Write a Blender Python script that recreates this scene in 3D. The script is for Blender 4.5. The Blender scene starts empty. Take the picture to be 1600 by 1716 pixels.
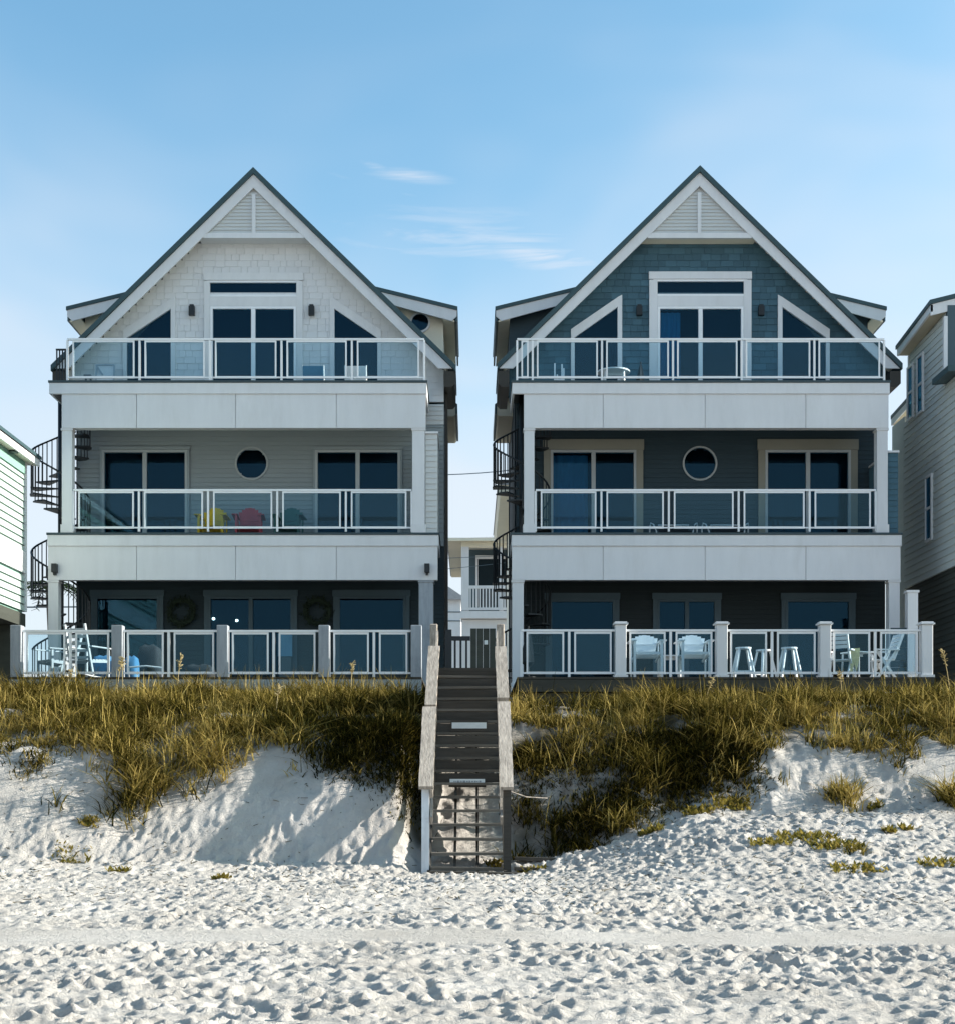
import bpy, math, random
import numpy as np
from mathutils import Vector, Matrix

random.seed(7)
S = bpy.context.scene
COL = S.collection

# ------------------------------------------------------------------ camera, sky, sun, exposure
F, CX, HY, ZC = 2304.0, 790.0, 1320.0, 1.26     # focal length in photo pixels, vanishing point, eye height (m)
cam_d = bpy.data.cameras.new("camera")
cam = bpy.data.objects.new("camera", cam_d)
COL.objects.link(cam)
cam.location = (0, 0, ZC)
cam.rotation_euler = (math.radians(90), 0, 0)
cam_d.sensor_fit = 'HORIZONTAL'
cam_d.sensor_width = 36.0
cam_d.lens = F / 1600 * 36
cam_d.shift_x = (800 - CX) / 1600
cam_d.shift_y = (HY - 858) / 1600
cam_d.clip_start = 0.1
cam_d.clip_end = 3000
S.camera = cam

SUN_EL, SUN_AZ = math.radians(22), math.radians(2)      # low sun from the right, a touch behind the houses
world = bpy.data.worlds.new("World")
S.world = world
world.use_nodes = True
wn, wl = world.node_tree.nodes, world.node_tree.links
wn.clear()
w_out = wn.new('ShaderNodeOutputWorld')
w_bg = wn.new('ShaderNodeBackground')
w_sky = wn.new('ShaderNodeTexSky')
w_sky.sky_type = 'NISHITA'
w_sky.sun_disc = False
w_sky.sun_elevation = SUN_EL
w_sky.sun_rotation = math.radians(90) - SUN_AZ
w_sky.air_density = 1.0
w_sky.dust_density = 2.0
w_sky.ozone_density = 1.5
w_bg.inputs['Strength'].default_value = 0.12
wl.new(w_bg.outputs[0], w_out.inputs['Surface'])
# haze towards the horizon all round, and thin cirrus streaks
def wmath(op, a, b=None, clamp=False):
    n_ = wn.new('ShaderNodeMath'); n_.operation = op; n_.use_clamp = clamp
    for i_, v_ in enumerate((a, b)):
        if v_ is None: continue
        if isinstance(v_, (int, float)): n_.inputs[i_].default_value = v_
        else: wl.new(v_, n_.inputs[i_])
    return n_.outputs[0]
w_tc = wn.new('ShaderNodeTexCoord')
w_sep = wn.new('ShaderNodeSeparateXYZ')
wl.new(w_tc.outputs['Generated'], w_sep.inputs[0])
w_tint = wn.new('ShaderNodeMixRGB')
w_tint.blend_type = 'MULTIPLY'
w_tint.inputs['Fac'].default_value = 1.0
w_tint.inputs['Color2'].default_value = (0.84, 1.16, 1.14, 1)
wl.new(w_sky.outputs[0], w_tint.inputs['Color1'])
def wnoise(scale, loc, rot, base, detail, dist):
    mp_ = wn.new('ShaderNodeMapping')
    mp_.inputs['Rotation'].default_value = (0, rot, 0); mp_.inputs['Scale'].default_value = scale; mp_.inputs['Location'].default_value = loc
    no_ = wn.new('ShaderNodeTexNoise')
    no_.inputs['Scale'].default_value = base; no_.inputs['Detail'].default_value = detail
    no_.inputs['Roughness'].default_value = .6; no_.inputs['Distortion'].default_value = dist
    wl.new(w_tc.outputs['Generated'], mp_.inputs['Vector']); wl.new(mp_.outputs[0], no_.inputs['Vector'])
    return no_.outputs['Fac']
def wrange(v, f0, f1, t0, t1):
    r_ = wn.new('ShaderNodeMapRange'); r_.interpolation_type = 'SMOOTHSTEP'
    for k_, q_ in (('From Min', f0), ('From Max', f1), ('To Min', t0), ('To Max', t1)): r_.inputs[k_].default_value = q_
    wl.new(v, r_.inputs['Value']); return r_.outputs[0]
w_soft = wnoise((2.2, 2.2, 5.0), (.3, .2, .4), 0.0, 1.2, 3, .4)
w_elev = wmath('ADD', w_sep.outputs['Z'], wmath('MULTIPLY', wmath('SUBTRACT', w_soft, .5), -.36))
w_haze = wrange(w_elev, .17, .52, .82, 0.0)
w_cir = wmath('MULTIPLY', wrange(wnoise((5, 5, 30), (.35, .1, 1.75), math.radians(-8), .75, 4, .7), .62, .86, 0, .45), wrange(w_sep.outputs['Z'], .22, .36, .25, 1.0))
w_u = wmath('DIVIDE', w_sep.outputs['X'], w_sep.outputs['Y']); w_v = wmath('DIVIDE', w_sep.outputs['Z'], w_sep.outputs['Y'])
w_fib = wrange(wnoise((7, 7, 60), (.2, .6, .3), math.radians(-10), 1.4, 4, .5), .36, .66, .15, 1.0)
def wisp(u0, v0, su, sv, tilt, amt):
    du = wmath('SUBTRACT', w_u, u0)
    dv = wmath('SUBTRACT', wmath('SUBTRACT', w_v, v0), wmath('MULTIPLY', du, tilt))
    q = wmath('ADD', wmath('POWER', wmath('ABSOLUTE', wmath('DIVIDE', du, su)), 2.0), wmath('POWER', wmath('ABSOLUTE', wmath('DIVIDE', dv, sv)), 2.0))
    g = wmath('POWER', 2.718, wmath('MULTIPLY', q, -1.0))
    g = wmath('MULTIPLY', wmath('MULTIPLY', g, w_fib), amt)
    return wmath('MULTIPLY', g, wmath('GREATER_THAN', w_sep.outputs['Y'], 0.0))
w_all = wmath('MAXIMUM', w_haze, w_cir)
for args in ((-.045, .4455, .026, .0042, -.10, .75), (-.068, .4505, .012, .0035, -.35, .6), (.050, .388, .050, .013, -.22, .75), (-.005, .40, .09, .022, -.05, .5)):
    w_all = wmath('MAXIMUM', w_all, wisp(*args))
w_mix = wn.new('ShaderNodeMixRGB')
w_mix.inputs['Color2'].default_value = (3.35, 3.50, 3.78, 1)
wl.new(w_all, w_mix.inputs['Fac'])
wl.new(w_tint.outputs[0], w_mix.inputs['Color1'])
wl.new(w_mix.outputs[0], w_bg.inputs['Color'])

sun_d = bpy.data.lights.new("sun", 'SUN')
sun_d.energy = 5.0
sun_d.angle = math.radians(0.5)
sun_d.color = (1.0, 0.93, 0.83)
sun = bpy.data.objects.new("sun", sun_d)
COL.objects.link(sun)
to_sun = Vector((math.cos(SUN_AZ) * math.cos(SUN_EL), math.sin(SUN_AZ) * math.cos(SUN_EL), math.sin(SUN_EL)))
sun.rotation_euler = (-to_sun).to_track_quat('-Z', 'Y').to_euler()
sun.location = (30, 10, 30)

S.view_settings.view_transform = 'Standard'
S.view_settings.look = 'None'
S.view_settings.gamma = 1.0
S.view_settings.exposure = 1.10
S.view_settings.use_curve_mapping = False
S.cycles.max_bounces = 6
S.cycles.diffuse_bounces = 3
S.cycles.glossy_bounces = 2
S.cycles.transparent_max_bounces = 12

# ------------------------------------------------------------------ helpers
def PX(px, Y): return (px - CX) / F * Y
def PZ(py, Y): return ZC + (HY - py) / F * Y

WORLD = {}

def tag(o, label=None, cat=None, group=None, kind=None):
    if label: o['label'] = label
    if cat: o['category'] = cat
    if group: o['group'] = group
    if kind: o['kind'] = kind
    return o

def thing(name, label, cat, loc=(0, 0, 0), rz=0.0, group=None):
    o = bpy.data.objects.new(name, None)
    o.empty_display_size = 0.2
    COL.objects.link(o)
    o.location = loc
    o.rotation_euler = (0, 0, rz)
    WORLD[o.name] = Matrix.Translation(loc) @ Matrix.Rotation(rz, 4, 'Z')
    return tag(o, label, cat, group)

def link(name, me, mat, parent=None, local=False, loc=None):
    o = bpy.data.objects.new(name, me)
    COL.objects.link(o)
    if mat and not me.materials:
        me.materials.append(mat)
    if loc is not None:
        o.location = loc
    if parent is not None:
        o.parent = parent
        if not local and parent.name in WORLD:
            o.matrix_parent_inverse = WORLD[parent.name].inverted()
    return o

class MB:
    """collects shapes for one mesh"""
    def __init__(s): s.v, s.f = [], []
    def hexa(s, p):
        b = len(s.v); s.v += [tuple(q) for q in p]
        s.f += [(b, b+3, b+2, b+1), (b+4, b+5, b+6, b+7), (b, b+1, b+5, b+4), (b+1, b+2, b+6, b+5), (b+2, b+3, b+7, b+6), (b+3, b, b+4, b+7)]
        return s
    def box(s, x0, x1, y0, y1, z0, z1):
        return s.hexa([(x0, y0, z0), (x1, y0, z0), (x1, y1, z0), (x0, y1, z0), (x0, y0, z1), (x1, y0, z1), (x1, y1, z1), (x0, y1, z1)])
    def beam(s, p, q, w, h, up=(0, 0, 1)):
        p, q = Vector(p), Vector(q); d = (q - p).normalized(); u = Vector(up)
        sd = d.cross(u)
        if sd.length < 1e-4: sd = d.cross(Vector((0, 1, 0)))
        sd.normalize(); u = sd.cross(d).normalized()
        a, b = sd * w / 2, u * h / 2
        return s.hexa([p - a - b, p + a - b, q + a - b, q - a - b, p - a + b, p + a + b, q + a + b, q - a + b])
    def prism(s, pts, y0, y1):
        """polygon of (x, z) extruded along y"""
        n = len(pts); b = len(s.v)
        s.v += [(x, y0, z) for x, z in pts] + [(x, y1, z) for x, z in pts]
        s.f.append(tuple(range(b, b + n))); s.f.append(tuple(range(b + 2*n - 1, b + n - 1, -1)))
        for i in range(n):
            j = (i + 1) % n
            s.f.append((b + i, b + n + i, b + n + j, b + j))
        return s
    def tube(s, path, r, n=6, close=False):
        path = [Vector(p) for p in path]; b = len(s.v); m = len(path)
        rr = r if isinstance(r, (list, tuple)) else [r] * m
        for i, p in enumerate(path):
            if close: d = path[(i+1) % m] - path[i-1]
            else: d = path[min(i+1, m-1)] - path[max(i-1, 0)]
            d.normalize()
            ref = Vector((0, 0, 1)) if abs(d.z) < .9 else Vector((0, 1, 0))
            a = d.cross(ref).normalized(); c = a.cross(d)
            for k in range(n):
                t = 2*math.pi*k/n
                s.v.append(tuple(p + (a*math.cos(t) + c*math.sin(t))*rr[i]))
        for i in range(m if close else m - 1):
            j = (i + 1) % m
            for k in range(n):
                l = (k + 1) % n
                s.f.append((b+i*n+k, b+i*n+l, b+j*n+l, b+j*n+k))
        if not close:
            s.f.append(tuple(b+k for k in range(n-1, -1, -1))); s.f.append(tuple(b+(m-1)*n+k for k in range(n)))
        return s
    def disc(s, cx, y0, y1, cz, r, n=32):
        return s.prism([(cx + r*math.cos(2*math.pi*k/n), cz + r*math.sin(2*math.pi*k/n)) for k in range(n)], y0, y1)
    def ring(s, cx, y0, y1, cz, r0, r1, n=32):
        for k in range(n):
            a, c = 2*math.pi*k/n, 2*math.pi*(k+1)/n
            P = lambda r, t, y: (cx + r*math.cos(t), y, cz + r*math.sin(t))
            b = len(s.v)
            s.v += [P(r0, a, y0), P(r1, a, y0), P(r1, c, y0), P(r0, c, y0), P(r0, a, y1), P(r1, a, y1), P(r1, c, y1), P(r0, c, y1)]
            s.f += [(b, b+1, b+2, b+3), (b+4, b+7, b+6, b+5), (b+1, b+5, b+6, b+2), (b, b+3, b+7, b+4)]
        return s
    def mesh(s, name, smooth=False):
        me = bpy.data.meshes.new(name)
        me.from_pydata(s.v, [], s.f)
        if smooth:
            me.polygons.foreach_set('use_smooth', [True]*len(me.polygons))
        me.update()
        return me
    def build(s, name, mat, parent=None, local=False, smooth=False, bevel=0):
        o = link(name, s.mesh(name, smooth), mat, parent, local)
        if bevel:
            m = o.modifiers.new('bevel', 'BEVEL'); m.width = bevel; m.segments = 1; m.limit_method = 'ANGLE'
        return o

def box(name, mat, parent, x0, x1, y0, y1, z0, z1, local=False, bevel=0):
    return MB().box(x0, x1, y0, y1, z0, z1).build(name, mat, parent, local, bevel=bevel)

def dup(root, loc, rz, label, group=None):
    r = root.copy(); COL.objects.link(r)
    r.location = loc; r.rotation_euler = (0, 0, rz); r['label'] = label
    if group: r['group'] = group
    for ch in root.children:
        c = ch.copy(); COL.objects.link(c); c.parent = r
        for g in ch.children:
            d = g.copy(); COL.objects.link(d); d.parent = c
    return r

# ------------------------------------------------------------------ materials
def new_mat(name):
    m = bpy.data.materials.new(name); m.use_nodes = True
    n = m.node_tree.nodes; n.clear()
    out = n.new('ShaderNodeOutputMaterial')
    return m, n, m.node_tree.links, out

def paint(name, col, rough=.6, var=.07, scale=2.5, stretch=(1, 1, 1), bump=.15, fine=60, rnd=.05, spec=.3, dirt=None, dirt_amt=.35, grain=False):
    m, n, l, out = new_mat(name)
    b = n.new('ShaderNodeBsdfPrincipled')
    b.inputs['Roughness'].default_value = rough
    b.inputs['Specular IOR Level'].default_value = spec
    tc = n.new('ShaderNodeTexCoord'); mp = n.new('ShaderNodeMapping')
    mp.inputs['Scale'].default_value = stretch
    l.new(tc.outputs['Object'], mp.inputs['Vector'])
    no = n.new('ShaderNodeTexNoise'); no.inputs['Scale'].default_value = scale; no.inputs['Detail'].default_value = 6
    no.inputs['Roughness'].default_value = .65
    l.new(mp.outputs[0], no.inputs['Vector'])
    mr = n.new('ShaderNodeMapRange'); mr.inputs['From Min'].default_value = .25; mr.inputs['From Max'].default_value = .75
    mr.inputs['To Min'].default_value = 1 - var; mr.inputs['To Max'].default_value = 1 + var
    l.new(no.outputs['Fac'], mr.inputs['Value'])
    oi = n.new('ShaderNodeObjectInfo'); mr2 = n.new('ShaderNodeMapRange')
    mr2.inputs['To Min'].default_value = 1 - rnd; mr2.inputs['To Max'].default_value = 1 + rnd
    l.new(oi.outputs['Random'], mr2.inputs['Value'])
    mu = n.new('ShaderNodeMath'); mu.operation = 'MULTIPLY'
    l.new(mr.outputs[0], mu.inputs[0]); l.new(mr2.outputs[0], mu.inputs[1])
    vm = n.new('ShaderNodeVectorMath'); vm.operation = 'SCALE'
    vm.inputs[0].default_value = col
    l.new(mu.outputs[0], vm.inputs['Scale'])
    last = vm.outputs[0]
    if dirt:
        n3 = n.new('ShaderNodeTexNoise'); n3.inputs['Scale'].default_value = 1.3; n3.inputs['Detail'].default_value = 8
        n3.inputs['Roughness'].default_value = .7
        l.new((mp.outputs[0] if grain else tc.outputs['Object']), n3.inputs['Vector'])
        r3 = n.new('ShaderNodeMapRange'); r3.inputs['From Min'].default_value = .52; r3.inputs['From Max'].default_value = .78
        r3.inputs['To Max'].default_value = dirt_amt
        l.new(n3.outputs['Fac'], r3.inputs['Value'])
        mx = n.new('ShaderNodeMixRGB'); mx.inputs['Color2'].default_value = (*dirt, 1)
        l.new(r3.outputs[0], mx.inputs['Fac']); l.new(last, mx.inputs['Color1']); last = mx.outputs[0]
    l.new(last, b.inputs['Base Color'])
    if bump:
        n2 = n.new('ShaderNodeTexNoise'); n2.inputs['Scale'].default_value = fine; n2.inputs['Detail'].default_value = 4
        l.new(mp.outputs[0], n2.inputs['Vector'])
        bp = n.new('ShaderNodeBump'); bp.inputs['Strength'].default_value = bump; bp.inputs['Distance'].default_value = .01
        l.new(n2.outputs['Fac'], bp.inputs['Height']); l.new(bp.outputs[0], b.inputs['Normal'])
    l.new(b.outputs[0], out.inputs[0])
    return m

def glass(name, tint, refl, coat=(1, 1, 1), rough=.03):
    m, n, l, out = new_mat(name)
    tr = n.new('ShaderNodeBsdfTransparent'); tr.inputs[0].default_value = (*tint, 1)
    gl = n.new('ShaderNodeBsdfGlossy'); gl.inputs['Roughness'].default_value = rough; gl.inputs['Color'].default_value = (*coat, 1)
    fr = n.new('ShaderNodeFresnel'); fr.inputs['IOR'].default_value = 1.5
    mu = n.new('ShaderNodeMath'); mu.operation = 'MULTIPLY'; mu.inputs[1].default_value = refl; mu.use_clamp = True
    mx = n.new('ShaderNodeMixShader')
    l.new(fr.outputs[0], mu.inputs[0]); l.new(mu.outputs[0], mx.inputs[0])
    l.new(tr.outputs[0], mx.inputs[1]); l.new(gl.outputs[0], mx.inputs[2]); l.new(mx.outputs[0], out.inputs[0])
    return m

M = {}
M['white'] = paint('white_paint', (.66, .665, .675), .5, .05, 1.6, (2.2, 2.2, .5), .08, 40, rnd=.025, dirt=(.40, .385, .35), dirt_amt=.22, grain=True)
M['white_shake'] = paint('white_shake', (.65, .655, .655), .7, .06, 5, (1, 1, .35), .3, 45, rnd=.03)
M['porch_lap'] = paint('shaded_porch_lap', (.28, .315, .325), .65, .05, 3, (.3, 1, 2), .2, 40, rnd=.03)  # white siding greyed, porch shade put into its colour
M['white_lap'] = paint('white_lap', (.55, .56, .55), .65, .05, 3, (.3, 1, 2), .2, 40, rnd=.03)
M['cream'] = paint('cream_paint', (.74, .69, .56), .6, .05, 2, rnd=.02)
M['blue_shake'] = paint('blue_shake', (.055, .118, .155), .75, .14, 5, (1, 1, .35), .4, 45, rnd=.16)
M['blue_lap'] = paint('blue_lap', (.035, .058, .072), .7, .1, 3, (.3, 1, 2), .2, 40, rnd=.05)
M['dark_wall'] = paint('slate_shade_wall', (.026, .042, .050), .7, .1, 2, bump=.1)  # slate tone; on the white house's sides it paints in gap shade
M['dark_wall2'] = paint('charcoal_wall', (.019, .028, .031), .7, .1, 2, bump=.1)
M['porch_frame'] = paint('grey_porch_frame', (.40, .42, .42), .5, .04, 4, bump=0)
M['taupe'] = paint('taupe_trim', (.25, .24, .195), .6, .05, 2, rnd=.02)
M['greyblue_trim'] = paint('greyblue_trim', (.065, .10, .12), .6, .06, 2)
M['roof'] = paint('slate_metal_roof', (.040, .075, .085), .45, .12, 2, rnd=.04, bump=.05)
M['deck_edge'] = paint('dark_deck_edge', (.05, .075, .085), .7, .15, 3)
M['gutter'] = paint('shaded_gutter', (.045, .04, .033), .5, .1, 3)  # dark brown is the eave's shade put into the colour
M['frame'] = paint('white_metal_frame', (.80, .81, .82), .4, .03, 4, rnd=.02, bump=0)
M['pane'] = glass('railing_glass', (.80, .89, .93), .55, (.45, .82, 1.0))
M['win'] = glass('window_glass', (.50, .68, .76), .55, (.28, .68, 1.0))
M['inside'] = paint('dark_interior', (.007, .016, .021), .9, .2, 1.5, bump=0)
M['curtain'] = paint('blue_curtain', (.10, .30, .46), .9, .25, 7, (6, 1, .15), .3, 12)
M['shade'] = paint('window_shade', (.12, .26, .38), .9, .2, 3, (1, 1, .4), 0)
M['black'] = paint('black_metal', (.018, .022, .025), .45, .15, 6, rnd=.05, bump=.05)
M['grey_post'] = paint('weathered_grey_post', (.30, .325, .355), .8, .2, 4, (3, 3, .4), .4, 30, dirt=(.14, .16, .18), dirt_amt=.7)
M['grey_skirt'] = paint('grey_skirt_board', (.27, .31, .33), .85, .2, 3, (.4, 1, 3), .4, 30, dirt=(.13, .15, .15), dirt_amt=.7)
M['shade_skirt'] = paint('under_deck_shade', (.05, .05, .042), .85, .2, 3, (.4, 1, 3), .3, 30)  # dark boards standing in for the shadow under the slate blue deck
M['wood'] = paint('weathered_wood', (.345, .30, .255), .85, .5, 3.0, (11, .5, 3), .8, 8, rnd=.08, dirt=(.13, .115, .10), dirt_amt=.9, grain=True)
M['tread'] = paint('sunlit_tread', (.135, .12, .10), .9, .35, 2.2, (.8, 9, 9), .6, 30, rnd=.25)  # toned lighter than the risers to paint sun on the nosings
M['wood_dark'] = paint('old_dark_wood', (.060, .054, .046), .9, .3, 2.2, (.8, 9, 9), .6, 30, rnd=.18)
M['post_paint'] = paint('peeling_white_post', (.62, .65, .68), .75, .2, 3, (5, 5, .6), .4, 30, dirt=(.28, .26, .23), dirt_amt=.9)
M['plast_white'] = paint('white_plastic', (.78, .79, .80), .45, .04, 4, rnd=.03, bump=0)
M['grey_chair'] = paint('grey_wood_chair', (.36, .40, .43), .7, .15, 5)
M['yellow'] = paint('yellow_paint', (.62, .40, .02), .5, .08, 4)
M['red'] = paint('coral_red_paint', (.42, .06, .07), .5, .08, 4)
M['green'] = paint('dark_green_paint', (.03, .10, .09), .5, .08, 4)
M['dark_cloth'] = paint('dark_cloth', (.02, .025, .03), .95, .2, 8)
M['blue_cloth'] = paint('blue_cloth', (.05, .17, .32), .95, .2, 8)
M['towel'] = paint('yellow_towel', (.72, .62, .32), .95, .2, 12, bump=.5)
M['mint'] = paint('mint_siding', (.36, .44, .41), .6, .05, 2, (.6, .3, 3), .15, 40, rnd=.03)
M['mint_dark'] = paint('mint_frieze', (.20, .36, .30), .6, .05, 2)
M['grey_lap'] = paint('grey_lap_siding', (.50, .53, .51), .65, .07, 2, (1, .3, 3), .2, 40, rnd=.06)
M['soffit'] = paint('tan_soffit', (.50, .44, .33), .7, .06, 2)
M['brown_base'] = paint('brown_base_boards', (.045, .05, .042), .8, .2, 2, (1, .3, 3), .3, 30, rnd=.15)
M['wreath'] = paint('wreath_leaves', (.02, .032, .02), .9, .3, 25, bump=.5)
M['sign'] = paint('aluminium_sign', (.62, .66, .66), .5, .08, 8)
M['sign_ink'] = paint('faded_sign_ink', (.30, .33, .35), .7, .2, 20)
M['wire'] = paint('cable', (.12, .16, .19), .6, .05, 3, bump=0)
M['bark'] = paint('palm_bark', (.16, .13, .10), .9, .25, 6, (1, 1, 4), .6, 20)
M['roof_grey'] = paint('grey_shingle_roof', (.33, .33, .34), .9, .15, 8, bump=.4)

def emit(name, col, st):
    m, n, l, out = new_mat(name)
    e = n.new('ShaderNodeEmission'); e.inputs[0].default_value = (*col, 1); e.inputs[1].default_value = st
    l.new(e.outputs[0], out.inputs[0]); return m
M['bulb'] = emit('warm_bulb', (1, .93, .82), 6.0)

def sand_mat():
    m, n, l, out = new_mat('white_sand')
    b = n.new('ShaderNodeBsdfPrincipled'); b.inputs['Roughness'].default_value = .95; b.inputs['Specular IOR Level'].default_value = .1
    tc = n.new('ShaderNodeTexCoord')
    a = n.new('ShaderNodeTexNoise'); a.inputs['Scale'].default_value = .9; a.inputs['Detail'].default_value = 8; a.inputs['Roughness'].default_value = .6
    l.new(tc.outputs['Object'], a.inputs['Vector'])
    r = n.new('ShaderNodeValToRGB'); r.color_ramp.elements[0].position = .3; r.color_ramp.elements[1].position = .72
    r.color_ramp.elements[0].color = (.42, .39, .355, 1); r.color_ramp.elements[1].color = (.54, .51, .475, 1)
    l.new(a.outputs['Fac'], r.inputs[0])
    g = n.new('ShaderNodeTexNoise'); g.inputs['Scale'].default_value = 40; g.inputs['Detail'].default_value = 6; g.inputs['Roughness'].default_value = .75
    l.new(tc.outputs['Object'], g.inputs['Vector'])
    # flecks of dark debris
    v = n.new('ShaderNodeTexNoise'); v.inputs['Scale'].default_value = 16; v.inputs['Detail'].default_value = 3
    l.new(tc.outputs['Object'], v.inputs['Vector'])
    vr = n.new('ShaderNodeMapRange'); vr.inputs['From Min'].default_value = .68; vr.inputs['From Max'].default_value = .76; vr.inputs['To Max'].default_value = .45
    l.new(v.outputs['Fac'], vr.inputs['Value'])
    mx = n.new('ShaderNodeMixRGB'); mx.inputs['Color2'].default_value = (.22, .20, .16, 1)
    l.new(vr.outputs[0], mx.inputs['Fac']); l.new(r.outputs[0], mx.inputs['Color1'])
    at = n.new('ShaderNodeAttribute'); at.attribute_name = 'soil_shade'
    mx2 = n.new('ShaderNodeMixRGB'); mx2.inputs['Color2'].default_value = (.085, .075, .055, 1)  # earth under the grass, plus shade painted into the stair hollows
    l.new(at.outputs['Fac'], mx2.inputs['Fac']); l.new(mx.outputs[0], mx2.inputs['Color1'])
    l.new(mx2.outputs[0], b.inputs['Base Color'])
    g2 = n.new('ShaderNodeTexNoise'); g2.inputs['Scale'].default_value = 13; g2.inputs['Detail'].default_value = 7; g2.inputs['Roughness'].default_value = .7; g2.inputs['Distortion'].default_value = .8
    l.new(tc.outputs['Object'], g2.inputs['Vector'])
    ad = n.new('ShaderNodeMath'); ad.operation = 'MULTIPLY_ADD'; ad.inputs[1].default_value = 2.2
    l.new(g2.outputs['Fac'], ad.inputs[0]); l.new(g.outputs['Fac'], ad.inputs[2])
    bp = n.new('ShaderNodeBump'); bp.inputs['Strength'].default_value = .75; bp.inputs['Distance'].default_value = .03
    l.new(ad.outputs[0], bp.inputs['Height']); l.new(bp.outputs[0], b.inputs['Normal'])
    l.new(b.outputs[0], out.inputs[0])
    return m
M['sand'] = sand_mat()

def leaf_mat(name, c0, c1, c2, trans=.45):
    m, n, l, out = new_mat(name)
    at = n.new('ShaderNodeAttribute'); at.attribute_name = 'tint'
    r = n.new('ShaderNodeValToRGB')
    r.color_ramp.elements[0].color = (*c0, 1); r.color_ramp.elements[1].color = (*c2, 1)
    e = r.color_ramp.elements.new(.5); e.color = (*c1, 1)
    l.new(at.outputs['Fac'], r.inputs[0])
    d = n.new('ShaderNodeBsdfDiffuse'); t = n.new('ShaderNodeBsdfTranslucent'); mx = n.new('ShaderNodeMixShader')
    mx.inputs[0].default_value = trans
    l.new(r.outputs[0], d.inputs[0]); l.new(r.outputs[0], t.inputs[0])
    l.new(d.outputs[0], mx.inputs[1]); l.new(t.outputs[0], mx.inputs[2]); l.new(mx.outputs[0], out.inputs[0])
    return m
M['grass'] = leaf_mat('dune_grass', (.012, .014, .004), (.135, .106, .021), (.54, .41, .135), .28)
M['seed'] = leaf_mat('sea_oat_seed', (.45, .38, .2), (.55, .46, .26), (.62, .54, .34))
M['plant'] = leaf_mat('beach_plant', (.09, .085, .02), (.22, .18, .04), (.40, .30, .08))
M['palm'] = leaf_mat('palm_leaf', (.03, .05, .025), (.05, .075, .03), (.08, .10, .04))
M['weed'] = leaf_mat('dry_wrack', (.05, .045, .035), (.10, .09, .06), (.18, .15, .09), .1)

# ------------------------------------------------------------------ terrain
_tab = np.random.RandomState(3).rand(256, 256)
def vnoise(x, y, o=0):
    x = np.asarray(x, float) + o * 17.3; y = np.asarray(y, float) + o * 9.1
    xi, yi = np.floor(x).astype(int), np.floor(y).astype(int)
    fx, fy = x - xi, y - yi
    fx, fy = fx*fx*(3-2*fx), fy*fy*(3-2*fy)
    g = lambda a, b: _tab[a & 255, b & 255]
    return (g(xi, yi)*(1-fx)+g(xi+1, yi)*fx)*(1-fy)+(g(xi, yi+1)*(1-fx)+g(xi+1, yi+1)*fx)*fy
def fbm(x, y, o=0, n=4):
    s, a, t = 0, 1, 0
    for k in range(n):
        s = s + a * vnoise(x*2**k, y*2**k, o+k); t += a; a *= .5
    return s/t - .5
def sstep(a, b, x):
    t = np.clip((x-a)/(b-a), 0, 1); return t*t*(3-2*t)

PY_ = [-400, -60, 0, 9, 13, 16, 18, 19.4, 20.2, 21, 22, 24, 27, 30, 60, 1500]
PL_ = [-3, -1.2, -.42, -.36, -.11, .0, .03, .07, .20, .88, 1.76, 2.53, 2.98, 3.1, 2.9, 2.9]
QY_ = [-400, -60, 0, 9, 13, 16, 18, 19.5, 21, 21.6, 22.4, 24, 27, 30, 60, 1500]
QR_ = [-3, -1.2, -.42, -.36, -.11, .02, .33, .62, .92, 1.2, 1.85, 2.55, 2.92, 3.0, 2.9, 2.9]
RY_ = [-400, -60, 0, 9, 13, 16, 18, 20, 21, 21.8, 22.6, 24, 27, 30, 60, 1500]
RC_ = [-3, -1.2, -.42, -.36, -.11, .0, .02, .04, .26, .78, 1.45, 2.25, 2.76, 3.0, 2.9, 2.9]
LC_ = [-3, -1.2, -.42, -.36, -.11, .0, .02, .04, .16, 1.22, 2.0, 2.55, 2.98, 3.1, 2.9, 2.9]
def height(x, y):
    x = np.asarray(x, float); y = np.asarray(y, float)
    yw = y + .8*fbm(x*.35, y*.12, 5, 3) * sstep(18, 21, y)
    p, q, r = np.interp(yw, PY_, PL_), np.interp(yw, QY_, QR_), np.interp(y, RY_, RC_)
    lc = np.interp(y, PY_, LC_); tn = np.clip((x+4.4)/2.6, 0, 1); p = p*(1-tn) + lc*tn
    tl = 1 - sstep(-1.15, -.4, x)
    tr = sstep(.7, 4.0, x)
    h = r*(1-tl)*(1-tr) + p*tl + q*tr
    dune = sstep(18.5, 21, y)
    calm = 1 - .6*sstep(-5.0, -4.0, x)*(1-sstep(-1.2, -.6, x))
    h = h + calm*dune*(.26*fbm(x*.8, y*.8, 11, 3) + .17*fbm(x*2.6, y*2.6, 21, 3)) + .12*fbm(x*.25, y*.3, 31, 2)*sstep(8, 14, y)*(1-dune)
    # keep clear of the stairs
    ch = 1 - sstep(.62, 1.15, np.abs(x + .075))
    cap = np.where(y < 24.2, .8*(y-20.0) - .28, 2.75)
    cap = np.maximum(cap, -.02)
    h = np.where((ch > 0) & (y > 19.5) & (y < 33), h*(1-ch) + np.minimum(h, cap)*ch, h)
    # flat below the decks
    return h

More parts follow.
